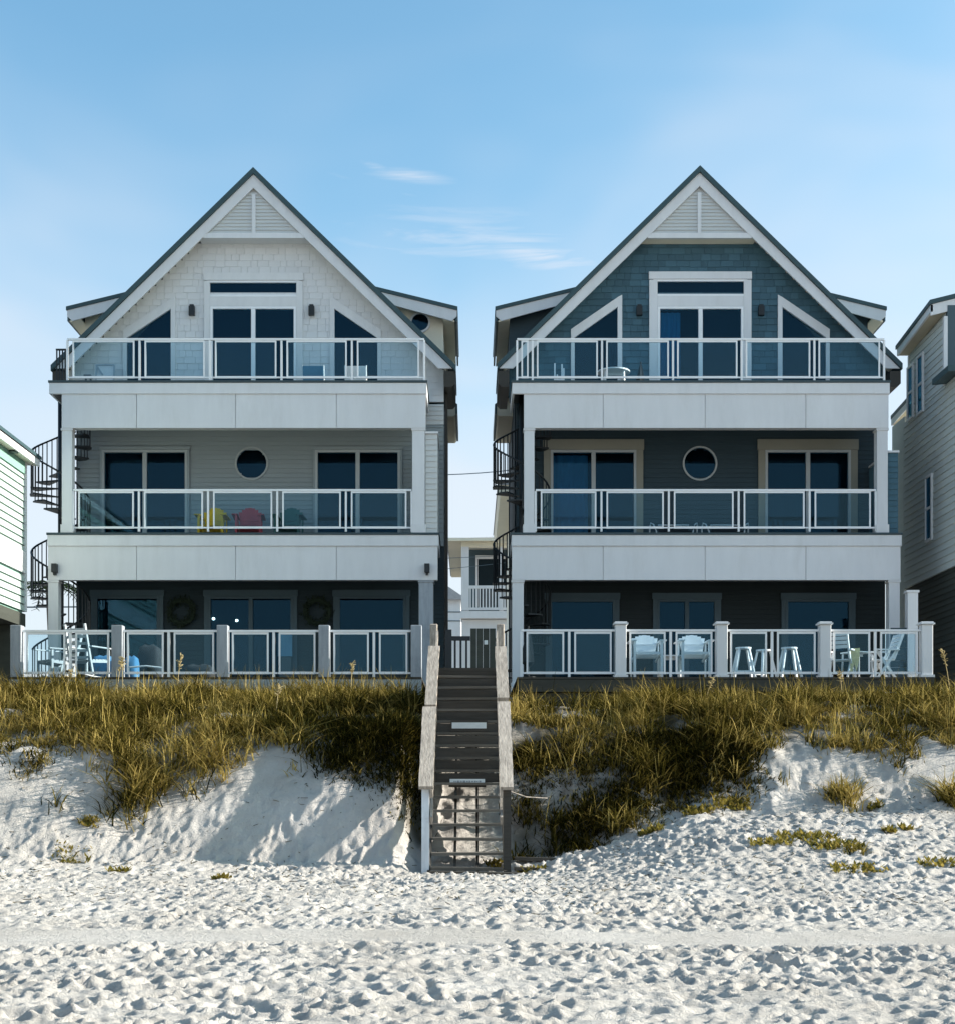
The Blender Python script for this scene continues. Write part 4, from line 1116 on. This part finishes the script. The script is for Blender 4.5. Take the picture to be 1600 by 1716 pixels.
def stool(label, loc, rz, back=False):
    r = thing('bar_stool', label, 'stool', loc, rz, 'white bar stools')
    mb = MB(); mb.tube([(0, 0, .70), (0, 0, .735)], .17, 16); mb.build('seat', M['plast_white'], r, True)
    for sx in (-1, 1):
        for sy in (-1, 1):
            MB().beam((sx*.23, sy*.2, 0), (sx*.10, sy*.09, .70), .045, .045).build('leg', M['plast_white'], r, True)
    for sy in (-1, 1): MB().beam((-.19, sy*.165, .22), (.19, sy*.165, .22), .03, .03).build('rung', M['plast_white'], r, True)
    return r
s0 = stool('white bar stool beside the second white post of the ground deck', (PX(1245, 29.2), 29.2, ZG), 0)
dup(s0, (PX(1281, 29.6), 29.7, ZG), .5, 'white bar stool half hidden behind the thin railing post', 'white bar stools')
dup(s0, (PX(1322, 29.2), 29.2, ZG), .05, 'white bar stool nearest the third white post of the ground deck', 'white bar stools')

def tub_chair(label, loc, rz):
    r = thing('folding_chair', label, 'chair', loc, rz, 'white folding chairs')
    W_ = M['plast_white']
    for s in (-1, 1):
        MB().beam((s*.24, -.22, 0), (s*.24, .22, .62), .035, .05).build('leg', W_, r, True)
        MB().beam((s*.205, .24, 0), (s*.205, -.2, .62), .035, .05).build('leg', W_, r, True)
        MB().beam((s*.24, .16, .44), (s*.24, .36, .98), .035, .05, (0, 1, 0)).build('back_post', W_, r, True)
        box('arm', W_, r, s*.27-.035, s*.27+.035, -.26, .26, .622, .65, local=True)
    for k in range(4):
        t = .66+k*.085; y = .16+.2*(t-.44)/.54
        MB().hexa([(-.22, y-.012, t), (.22, y-.012, t), (.22, y+.012, t), (-.22, y+.012, t), (-.22, y+.008, t+.068), (.22, y+.008, t+.068), (.22, y+.032, t+.068), (-.22, y+.032, t+.068)]).build('back_slat', W_, r, True)
    for k in range(4): box('seat_slat', W_, r, -.2, .2, -.18+k*.1, -.10+k*.1, .42, .44, local=True)
    return r
tub_chair('white slatted folding chair turned away, beside the third white post', (PX(1408, 28.9), 28.9, ZG), 2.6)
tub_chair('white folding chair seen from the side near the right end of the ground deck', (PX(1478, 28.9), 28.9, ZG), -1.5)

def table(label, loc, rz, w, d, h, mat, name='side_table', round_=False):
    r = thing(name, label, 'table', loc, rz)
    if round_: MB().tube([(0, 0, h-.03), (0, 0, h)], w/2, 24).build('table_top', mat, r, True)
    else:
        n = 4
        for k in range(n): box('top_slat', mat, r, -w/2, w/2, -d/2+k*d/n, -d/2+(k+1)*d/n-.01, h-.025, h, local=True)
    for sx in (-1, 1):
        for sy in (-1, 1):
            f = .30 if round_ else .45
            MB().beam((sx*w*f, sy*d*f, 0), (sx*w*f*.92, sy*d*f*.92, h-.03), .035, .035).build('leg', mat, r, True)
    box('apron', mat, r, -w*.28, w*.28, -.012, .012, h-.09, h-.031, local=True)
    return r
table('small white slatted table between the two tall white chairs', (PX(1124, 28.8), 28.8, ZG), 0, .5, .4, .52, M['plast_white'])
table('small white table under the yellow towel on the ground deck', (PX(1437, 29.0), 29.05, ZG), .4, .5, .5, .62, M['plast_white'])
tw = MB()
xx = PX(1432, 28.75)
pr = [(-.09, .0), (.10, .02), (.085, -.24), (.03, -.46), (-.02, -.30), (-.06, -.50), (-.11, -.46), (-.08, -.2)]
tw.prism([(xx+a, ZG+.66+b) for a, b in pr][::-1], 28.72, 28.76)
tw.prism([(xx+a*.8+.01, ZG+.65+b*.7) for a, b in pr][::-1], 28.765, 28.79)
tag(tw.build('towel', M['towel']), 'pale yellow towel hanging off the small white table', 'towel')
table('round white table on the top deck of the slate blue house', (PX(1028, 32.9), 32.95, Z3), 0, .78, .78, .50, M['plast_white'], 'round_table', True)

def sling_chair(label, loc, rz, mat, seat_mat, group):
    """metal arm chair with curved arms"""
    r = thing('patio_chair', label, 'chair', loc, rz, group)
    for s in (-1, 1):
        MB().tube([(s*.27, -.28, 0), (s*.27, -.24, .42), (s*.28, -.16, .60), (s*.29, .02, .63), (s*.28, .20, .58), (s*.27, .28, .40), (s*.27, .32, 0)], .018, 6).build('side_frame', mat, r, True, True)
        MB().tube([(s*.25, .14, .36), (s*.25, .30, .92)], .016, 6).build('back_post', mat, r, True)
    box('seat', seat_mat, r, -.25, .25, -.24, .2, .37, .40, local=True)
    MB().hexa([(-.24, .19, .42), (.24, .19, .42), (.24, .21, .42), (-.24, .21, .42), (-.24, .30, .90), (.24, .30, .90), (.24, .32, .90), (-.24, .32, .90)]).build('back_sling', seat_mat, r, True)
    return r
G3 = 'pale chairs on the white house top deck'
sling_chair('left pale patio chair with its back to the sea, white house top deck', (PX(526, 32.6), 32.75, Z3-.42), math.pi, M['plast_white'], M['shade'], G3)
sling_chair('right pale patio chair with its back to the sea, white house top deck', (PX(597, 32.6), 32.75, Z3-.42), math.pi, M['plast_white'], M['plast_white'], G3)
G2 = 'dark sling chairs on the slate blue middle porch'
def bench(label, pxa, pxb):
    Y = 32.95; xa_, xb_ = PX(pxa, Y), PX(pxb, Y); w = xb_-xa_
    r = thing('patio_bench', label, 'bench', ((xa_+xb_)/2, Y, Z2-.22), 0, G2)
    MB().tube([(-w/2+.1, .1, .60), (w/2-.1, .1, .60)], .014, 6).build('back_rail', M['plast_white'], r, True)
    for s in (-1, 1):
        MB().tube([(s*(w/2-.09), -.15, 0), (s*(w/2-.03), -.1, .42), (s*(w/2+.02), 0, .60), (s*(w/2+.08), .05, .64), (s*(w/2+.1), .1, .55), (s*(w/2+.09), .25, .0)], .018, 6).build('arm', M['plast_white'], r, True, True)
    box('back_sling', M['dark_cloth'], r, -w/2+.12, w/2-.12, .09, .11, .34, .585, local=True)
    box('seat', M['dark_cloth'], r, -w/2+.1, w/2-.1, -.3, .08, .36, .39, local=True)
bench('dark sling bench with white arms, left one on the slate blue middle porch', 1096, 1162)
bench('dark sling bench with white arms, right one on the slate blue middle porch', 1184, 1248)
# narrow folded white chair and dark furled umbrella on the top deck of the slate blue house
r = thing('folded_chair', 'folded white chair leaning upright behind the top deck glass', 'chair', (PX(937, 33.2), 33.3, Z3))
for px_, h in ((929, .82), (933, .55), (941, .80), (944, .70)):
    x = PX(px_, 33.2)
    MB().beam((x, 33.2, Z3), (x+.01, 33.35, Z3+h), .035, .03, (0, 1, 0)).build('frame_tube', M['plast_white'], r)
MB().beam((PX(928, 33.2), 33.28, Z3+.4), (PX(945, 33.2), 33.28, Z3+.4), .02, .05).build('cross_bar', M['plast_white'], r)
def umbrella(label, x, y, z, h, w, mat):
    r = thing('furled_umbrella', label, 'umbrella', (x, y, z))
    MB().tube([(x, y, z), (x, y, z+h)], .02, 8).build('pole', M['black'], r)
    n = 10; mb = MB(); prof = [(.25, .3), (.32, 1.0), (.5, .9), (.75, .55), (.97, .12)]
    rr = random.Random(2)
    for a, b in prof:
        for k in range(n):
            t = 2*math.pi*k/n; q = w*b*(1 if k % 2 else .72)*rr.uniform(.92, 1.08)
            mb.v.append((x+q*math.cos(t), y+q*math.sin(t), z+h*a))
    for i in range(len(prof)-1):
        for k in range(n):
            l = (k+1) % n; mb.f.append((i*n+k, i*n+l, (i+1)*n+l, (i+1)*n+k))
    mb.f.append(tuple(range(n-1, -1, -1))); mb.f.append(tuple((len(prof)-1)*n+k for k in range(n)))
    mb.build('folded_canopy', mat, r)
    MB().tube([(x, y, z), (x, y, z+.06)], .16, 12).build('base', M['black'], r)
umbrella('small dark furled parasol beside the round table on the top deck', PX(1073, 33.1), 33.1, Z3, .78, .11, M['dark_cloth'])
umbrella('tall dark furled parasol at the left end of the slate blue ground deck', PX(885, 28.6), 28.6, ZG, 1.12, .15, M['dark_cloth'])
# things on the top deck of the white house, left
r = thing('leaning_frame', 'pale grey board frame leaning on the wall at the left end of the top deck', 'frame', (PX(170, 33.2), 33.3, Z3))
xl, xr = PX(158, 33.2), PX(188, 33.2)
MB().beam((xl, 33.3, Z3), (xl, 33.4, Z3+.80), .035, .03, (0, 1, 0)).build('frame_bar', M['grey_chair'], r)
MB().beam((xr, 33.3, Z3), (xr, 33.4, Z3+.80), .035, .03, (0, 1, 0)).build('frame_bar', M['grey_chair'], r)
MB().beam((xl, 33.4, Z3+.80), (xr, 33.4, Z3+.80), .03, .035).build('frame_bar', M['grey_chair'], r)
MB().beam((xl, 33.39, Z3+.78), (xl+.16, 33.37, Z3+.55), .03, .035).build('brace', M['grey_chair'], r)
MB().hexa([(xl+.02, 33.31, Z3+.02), (xr-.02, 33.31, Z3+.02), (xr-.02, 33.325, Z3+.02), (xl+.02, 33.325, Z3+.02), (xl+.02, 33.405, Z3+.77), (xr-.02, 33.405, Z3+.77), (xr-.02, 33.42, Z3+.77), (xl+.02, 33.42, Z3+.77)]).build('panel', M['white'], r)
r = thing('small_stand', 'little dark stand on the top deck beside the leaning frame', 'stand', (PX(147, 33), 33.1, Z3))
for a in (142, 150):
    box('leg', M['greyblue_trim'], r, PX(a, 33)-.02, PX(a, 33)+.02, 33.08, 33.12, Z3, Z3+.40)
box('top', M['greyblue_trim'], r, PX(140, 33), PX(152, 33), 33.0, 33.2, Z3+.401, Z3+.45)
# stair landing screen at the left end of the top deck
r = thing('landing_gate', 'dark metal gate where the spiral stair reaches the top deck', 'gate', (PX(100, 32.6), 32.7, Z3))
x0, x1 = PX(93, 32.6), PX(112, 32.6)
for k in range(5):
    x = x0+(x1-x0)*k/4; box('bar', M['black'], r, x-.014, x+.014, 32.69, 32.72, Z3+.05, Z3+.93)
box('top_bar', M['black'], r, x0-.02, x1+.02, 32.685, 32.725, Z3+.932, Z3+.97)
box('bottom_bar', M['black'], r, x0-.02, x1+.02, 32.685, 32.725, Z3+.0, Z3+.048)
# covered low furniture and cushions behind the ground railing of the white house
def cushion(name, label, cat, px, Y, w, h, z, mat):
    x = PX(px, Y); mb = MB(); n = 10
    for i, (a, b) in enumerate(((0, .90), (.25, 1.0), (.7, .97), (.92, .8), (1.0, .4))):
        for k in range(n*2):
            t = 2*math.pi*k/(n*2); c, s = math.cos(t), math.sin(t)
            sx = math.copysign(abs(c)**.45, c); sy = math.copysign(abs(s)**.45, s)
            mb.v.append((x+sx*w/2*b, Y+sy*.3*b, z+h*a+.02*math.sin(3*t+i)))
    m_ = n*2
    for i in range(4):
        for k in range(m_):
            l = (k+1) % m_; mb.f.append((i*m_+k, i*m_+l, (i+1)*m_+l, (i+1)*m_+k))
    mb.f.append(tuple(range(m_-1, -1, -1))); mb.f.append(tuple(4*m_+k for k in range(m_)))
    tag(mb.build(name, mat, smooth=True), label, cat)
cushion('covered_lounger', 'dark covered lounger behind the fourth glass pane of the white ground deck', 'lounger', 335, 29.2, .62, .36, ZG, M['dark_cloth'])
cushion('padded_seat', 'blue rounded seat behind the second rocking chair', 'seat', 176, 29.9, .5, .62, ZG, M['blue_cloth'])
cushion('blue_cooler', 'blue cooler behind the third glass pane of the white ground deck', 'cooler', 223, 29.3, .28, .55, ZG, M['blue_cloth'])
cushion('covered_grill', 'black covered grill behind the third glass pane of the white ground deck', 'grill', 252, 29.6, .5, .82, ZG, M['dark_cloth'])
r = thing('bench_seat', 'low white bar bench behind the third glass pane of the white ground deck', 'bench', (PX(245, 28.5), 28.5, ZG))
MB().tube([(PX(214, 28.5), 28.5, ZG+.25), (PX(245, 28.5), 28.5, ZG+.28), (PX(274, 28.5), 28.5, ZG+.24)], .02, 6).build('bar', M['plast_white'], r)
for p in (216, 272): MB().beam((PX(p, 28.5), 28.5, ZG), (PX(p, 28.5), 28.5, ZG+.25), .03, .03).build('leg', M['plast_white'], r)
r = thing('notice_board', 'pale blue notice panel behind the glass near the centre of the white ground deck', 'panel', (PX(477, 33), 33.5, ZG))
box('panel', M['shade'], r, PX(466, 33.5), PX(490, 33.5), 33.5, 33.53, PZ(1100, 33.5), PZ(1062, 33.5))
box('stand', M['greyblue_trim'], r, PX(468, 33.5), PX(488, 33.5), 33.531, 33.56, ZG, PZ(1064, 33.5))
# wreaths and pendant lamps on the ground floor of the white house
for lab, px in (('dark leafy wreath left of the ground floor doors', 306), ('dark leafy wreath right of the ground floor doors', 533)):
    x, z = PX(px, YW), PZ(1026, YW); mb = MB(); rr = random.Random(px)
    mb.tube([(x+.29*math.cos(t), YW-.1, z+.29*math.sin(t)) for t in np.linspace(0, 2*math.pi, 24, endpoint=False)], .06, 6, True)
    for k in range(220):
        t = rr.uniform(0, 2*math.pi); q = .29+rr.uniform(-.1, .1); p = Vector((x+q*math.cos(t), YW-.1+rr.uniform(-.07, .03), z+q*math.sin(t)))
        d = Vector((rr.uniform(-1, 1), rr.uniform(-.6, .2), rr.uniform(-1, 1))).normalized()*.09
        mb.beam(p, p+d, .03, .006)
    tag(mb.build('wreath', M['wreath']), lab, 'wreath', 'wreaths on the ground floor wall')
for lab, px, py in (('lit pendant bulb behind the left ground floor door pane', 358, 1037), ('lit pendant bulb behind the right ground floor door pane', 397, 1040)):
    Y = YW+.25; x, z = PX(px, Y), PZ(py, Y)
    r = thing('pendant_lamp', lab, 'lamp', (x, Y, z), group='pendant lamps')
    MB().tube([(x, Y, z-.03), (x, Y, z-.015), (x, Y, z+.015), (x, Y, z+.03)], [.015, .035, .035, .015], 10).build('bulb', M['bulb'], r, smooth=True)
    MB().tube([(x, Y, z+.031), (x, Y, z+.6)], .006, 5).build('cord', M['black'], r)

# ------------------------------------------------------------------ dune vegetation
def set_tint(me, vals):
    a = me.attributes.new('tint', 'FLOAT', 'POINT'); a.data.foreach_set('value', np.asarray(vals, np.float32))

def blades(P, az, ln, lean, wd, seed, curl=1.0):
    """P: n x 3 roots; returns vertices (n*8 x 3) and quads"""
    rs = np.random.RandomState(seed); n = len(P)
    d = np.stack([np.cos(az), np.sin(az), np.zeros(n)], -1)
    wa = az + math.pi/2 + rs.uniform(-.9, .9, n)
    wv = np.stack([np.cos(wa), np.sin(wa), np.zeros(n)], -1)
    V = np.zeros((n, 4, 2, 3))
    for i, t in enumerate((0, .4, .75, 1.0)):
        hor = (lean*t + curl*lean*1.1*t**3)*ln; ver = (t - .38*lean*curl*t**2.5)*ln
        c = P + d*hor[:, None] + np.array([0, 0, 1.])*ver[:, None]
        w = wd*(1, .85, .55, .08)[i]
        V[:, i, 0] = c - wv*w[:, None]/2; V[:, i, 1] = c + wv*w[:, None]/2
    base = np.arange(n)[:, None]*8
    Q = np.concatenate([base+np.array([[2*i, 2*i+1, 2*i+3, 2*i+2]]) for i in range(3)], 0)
    return V.reshape(-1, 3), Q

def grass_mask(x, y):
    thr = np.where(x < 0, 21.55, 21.75) + 1.7*fbm(x*.5, y*.15, 81, 3) + .8*fbm(x*1.7, y*1.7, 85, 2)
    thr = thr + np.where((x > -2.6) & (x < -.6), 1.1, 0) + np.where((x > .5) & (x < 1.6), .3, 0)
    m = np.maximum(sstep(0, .7, y - thr), .09*sstep(-1.1, -.3, y - thr)*(fbm(x*2.2, y*2.2, 161, 2) > .03))
    m = m * (.12 + .88*sstep(-.13, .08, fbm(x*1.1, y*1.3, 91, 3)))
    m = m * (np.abs(x+.07) > .82) * (y < 27.75)
    return m
def ground_z(x, y):
    return height(x, y) + sstep(20.2, 21.6, y)*(1-sstep(27.5, 28.4, y))*(.09*fbm(x*4, y*4, 71, 3))
rs = np.random.RandomState(17)
NCL = 4300
cxs = rs.uniform(-9.2, 10.6, NCL*3); cys = rs.uniform(20.6, 27.75, NCL*3)
keep = rs.rand(NCL*3) < grass_mask(cxs, cys)
cxs, cys = cxs[keep][:NCL], cys[keep][:NCL]
def grass_object(name, label, cxs, cys, per, seed, hmin, hmax, mat, kind=None, spread=.075, tint=None):
    rs = np.random.RandomState(seed); n = len(cxs)
    cl_t = rs.rand(n)*.5 + .5*np.clip(.5+2.6*fbm(cxs*.9, cys*.9, 95, 3), 0, 1) if tint is None else np.full(n, tint)
    cl_h = rs.uniform(hmin, hmax, n)*(1+1.5*fbm(cxs*.9, cys*.9, 97, 2))
    wind = rs.uniform(0, 2*math.pi, n)
    ci = np.repeat(np.arange(n), per); m = len(ci)
    x = cxs[ci]+rs.normal(0, spread, m); y = cys[ci]+rs.normal(0, spread, m)
    z = ground_z(x, y) - .03
    az = wind[ci]+rs.normal(0, 1.3, m); lean = np.abs(rs.normal(.55, .38, m)); ln = cl_h[ci]*rs.uniform(.5, 1.25, m)
    wd = rs.uniform(.010, .028, m)
    if kind and tint is None:                     # sparse tall dry stalks among the blades
        sk = rs.rand(m) < .014
        ln = np.where(sk, rs.uniform(.45, .85, m), ln); lean = np.where(sk, lean*.35, lean); wd = np.where(sk, .012, wd)
    V, Q = blades(np.stack([x, y, z], -1), az, ln, lean, wd, seed)
    me = np_mesh(name, V, Q, False)
    set_tint(me, np.repeat(np.clip(cl_t[ci]+rs.normal(0, .28, m), 0, 1), 8))
    o = link(name, me, mat)
    return tag(o, label, 'grass', kind=kind)
lf = cxs < -.07
grass_object('dune_grass', 'golden green dune grass covering the crest left of the stairs', cxs[lf], cys[lf], 21, 1, .15, .46, M['grass'], 'stuff')
grass_object('dune_grass', 'golden green dune grass covering the crest right of the stairs', cxs[~lf], cys[~lf], 21, 2, .15, .46, M['grass'], 'stuff')

# dark dead grass and roots, added to deepen shade in the two stair hollows
NR, NL = 2600, 1500
hx = np.concatenate([rs.uniform(.70, 4.6, NR), rs.uniform(-2.6, -.92, NL)]); hy = rs.uniform(20.5, 23.2, NR+NL)
hk = rs.rand(NR+NL) < np.where(hx > 0, sstep(20.4+.20*hx, 21.2+.20*hx, hy), sstep(20.55+.55*(-hx-.9), 21.2+.55*(-hx-.9), hy))*sstep(-.25, .06, fbm(hx*1.3, hy*1.3, 121, 3))
grass_object('shade_grass', 'dark dead grass and roots added to deepen the shade in the stair hollows', hx[hk], hy[hk], 22, 3, .08, .28, M['grass'], 'stuff', spread=.12, tint=.12)

# separate tufts standing on bare sand
def tuft(label, px, py, Y, n, hmin, hmax, spread, seed, tint=None):
    rs = np.random.RandomState(seed)
    x = PX(px, Y)+rs.normal(0, spread, n); y = Y+rs.normal(0, spread*.7, n)
    o = grass_object('grass_tuft', label, x, y, 8, seed, hmin, hmax, M['grass'], spread=.05, tint=tint)
    o['group'] = 'grass tufts on bare sand'
def ray_Y(px, py):
    """distance at which the sight line through a photo point meets the sand"""
    ys = np.linspace(9.5, 27.5, 1500)
    zz = PZ(py, ys); hh = height(PX(px, ys), ys)
    k = np.argmax(hh >= zz)
    return float(ys[k]) if hh[k] >= zz[k] else 22.0
for i, (lab, px, py, n, h0, h1, sp) in enumerate((
    ('round isolated grass tuft on the bare sand slope at the left', 222, 1350, 46, .22, .42, .20),
    ('slim grass tuft straggling down from the dune edge left of centre', 232, 1290, 26, .3, .5, .16),
    ('upright grass tuft in the sandy hollow on the right', 1412, 1335, 40, .35, .62, .13),
    ('small grass tuft cut by the right edge', 1597, 1345, 30, .3, .5, .12),
    ('low dark grass tuft on the sand near the left edge', 60, 1285, 40, .15, .3, .14),
    ('thin grass tuft in the shaded hollow right of the stairs', 1045, 1385, 22, .3, .5, .10),
    ('sparse grass tuft amid the yellow plants on the right', 1435, 1430, 10, .2, .4, .10))):
    tuft(lab, px, py, ray_Y(px, py), n, h0, h1, sp, 40+i)

# pale sea oat stalks
def sea_oat(label, px, Y, h, seed, lean):
    rr = random.Random(seed); x = PX(px, Y); z = float(ground_z(np.array([x]), np.array([Y]))[0])-.03
    r = thing('sea_oat', label, 'plant', (x, Y, z), group='sea oat stalks')
    pts = [(x+lean*t*t*h, Y, z+h*t) for t in np.linspace(0, 1, 6)]
    mb = MB().tube(pts, .006, 4); me = mb.mesh('stalk'); set_tint(me, [.6]*len(mb.v)); link('stalk', me, M['seed'], r)
    mb = MB()
    for k in range(26):
        t = .72+.28*k/26; p = Vector((x+lean*t*t*h, Y, z+h*t))
        d = Vector((rr.uniform(-1, 1), rr.uniform(-1, 1), rr.uniform(-.2, .8))).normalized()*rr.uniform(.04, .09)
        mb.beam(p, p+d, .02, .008)
    me = mb.mesh('plume'); set_tint(me, [rr.random() for _ in mb.v]); link('plume', me, M['seed'], r)
for i, (lab, px, Y, h, ln) in enumerate((
    ('tall pale sea oat plume in front of the third grey post bay', 297, 26.6, .95, .08), ('pale sea oat plume below the first grey post of the deck', 196, 26.8, .85, .12),
    ('bright sea oat stalk just right of the second grey post', 206, 26.9, .9, -.02), ('sea oat stalk left of the stairs under the last grey deck bay', 588, 26.5, .8, .05),
    ('lone leaning sea oat stalk on the left dune front', 463, 23.6, .6, .1), ('arching sea oat stalk on the right dune below the stools', 1180, 25.6, .7, .25),
    ('sea oat stalk near the right end of the white railing', 1412, 26.4, .75, -.1), ('pale sea oat stalk at the far right edge', 1592, 26.8, 1.1, -.15),
    ('pale leaning stalk at the top of the dune, far left', 110, 26.2, .6, .2))):
    sea_oat(lab, px, Y, h, i, ln)

# low yellow green plants creeping over the sand
def creeper(px, py, size, n, seed, label):
    rr = random.Random(seed); Y = ray_Y(px, py); x0 = PX(px, Y)
    z0 = float(height(x0, Y))
    mb = MB(); tv = []
    for k in range(n):
        x = x0+max(-1.5, min(1.5, rr.gauss(0, 1)))*size; y = Y+max(-1.5, min(1.5, rr.gauss(0, 1)))*size*.6; z = float(height(x, y))+.005
        a = rr.uniform(0, 6.28); L_ = rr.uniform(.03, .085); u = rr.uniform(.3, 1.4)
        tip = Vector((x+L_*math.cos(a), y+L_*math.sin(a), z+L_*u)); sd = Vector((-math.sin(a), math.cos(a), 0))*L_*.28
        mid_ = Vector((x, y, z)).lerp(tip, .55)
        b = len(mb.v); mb.v += [(x, y, z), tuple(mid_-sd), tuple(tip), tuple(mid_+sd)]; mb.f.append((b, b+1, b+2, b+3)); tv += [rr.random()]*4
    me = mb.mesh('beach_plant'); set_tint(me, tv)
    o = link('beach_plant', me, M['plant'])
    tag(o, label, 'plant', 'creeping beach plants')
PL = [(1225, 1352, .24, 150, 'bright green creeper strip at the foot of the shaded bank'), (1170, 1365, .2, 110, 'yellow green creeper on the shaded bank edge, nearer the stairs'),
      (1090, 1395, .16, 80, 'small creeper patch at the lip of the hollow right of the stairs'), (1350, 1405, .34, 150, 'wide yellow creeper patch below the right grass tuft'),
      (1290, 1415, .24, 90, 'thin olive creeper left of the wide yellow patch'), (1400, 1420, .3, 150, 'orange green creeper patch with dry stems'),
      (1465, 1355, .1, 40, 'tiny bright creeper under the right grass tuft'), (1490, 1395, .08, 50, 'left of two small round creepers on the right slope'), (1518, 1392, .06, 34, 'right of two small round creepers on the right slope'),
      (1440, 1460, .3, 120, 'low flat creeper spread at the bottom of the right slope'), (1575, 1450, .25, 90, 'creeper patch near the right edge of the sand'), (890, 1462, .16, 110, 'yellow green weeds around the right foot of the stairs'),
      (830, 1450, .14, 70, 'weeds sprouting under the lowest stair treads'), (200, 1462, .12, 40, 'faint olive sprig on the left beach'), (370, 1475, .1, 50, 'small olive sprig below the stair shadow'), (150, 1380, .13, 60, 'sparse dry sprig on the left sand slope'), (120, 1440, .25, 50, 'scattered dry sprigs at the far left beach')]
for i, (px, py, s, n, lab) in enumerate(PL): creeper(px, py, s*.72, int(n*2.4), 100+i, lab)

# dry wrack and twigs strewn over the sand: too many to count
mb = MB(); tv = []; rr = random.Random(9)
for k in range(1300):
    y = 13.8+8.2*rr.random()**.6; x = rr.uniform(-.36, .36)*y
    if abs(x+.07) < .8 and y > 19.6: continue
    z = float(height(x, y))+.012
    if y > 21.2 and rr.random() < .5: continue
    a = rr.uniform(0, 3.14); L_ = rr.uniform(.03, .12)
    b = len(mb.v)
    mb.beam((x, y, z), (x+L_*math.cos(a), y+L_*math.sin(a), z+rr.uniform(0, .03)), rr.uniform(.004, .012), .007); tv += [rr.random()]*8
me = mb.mesh('wrack'); set_tint(me, tv)
tag(link('wrack', me, M['weed']), 'dry twigs and seaweed bits strewn over the white sand', 'debris', kind='stuff')
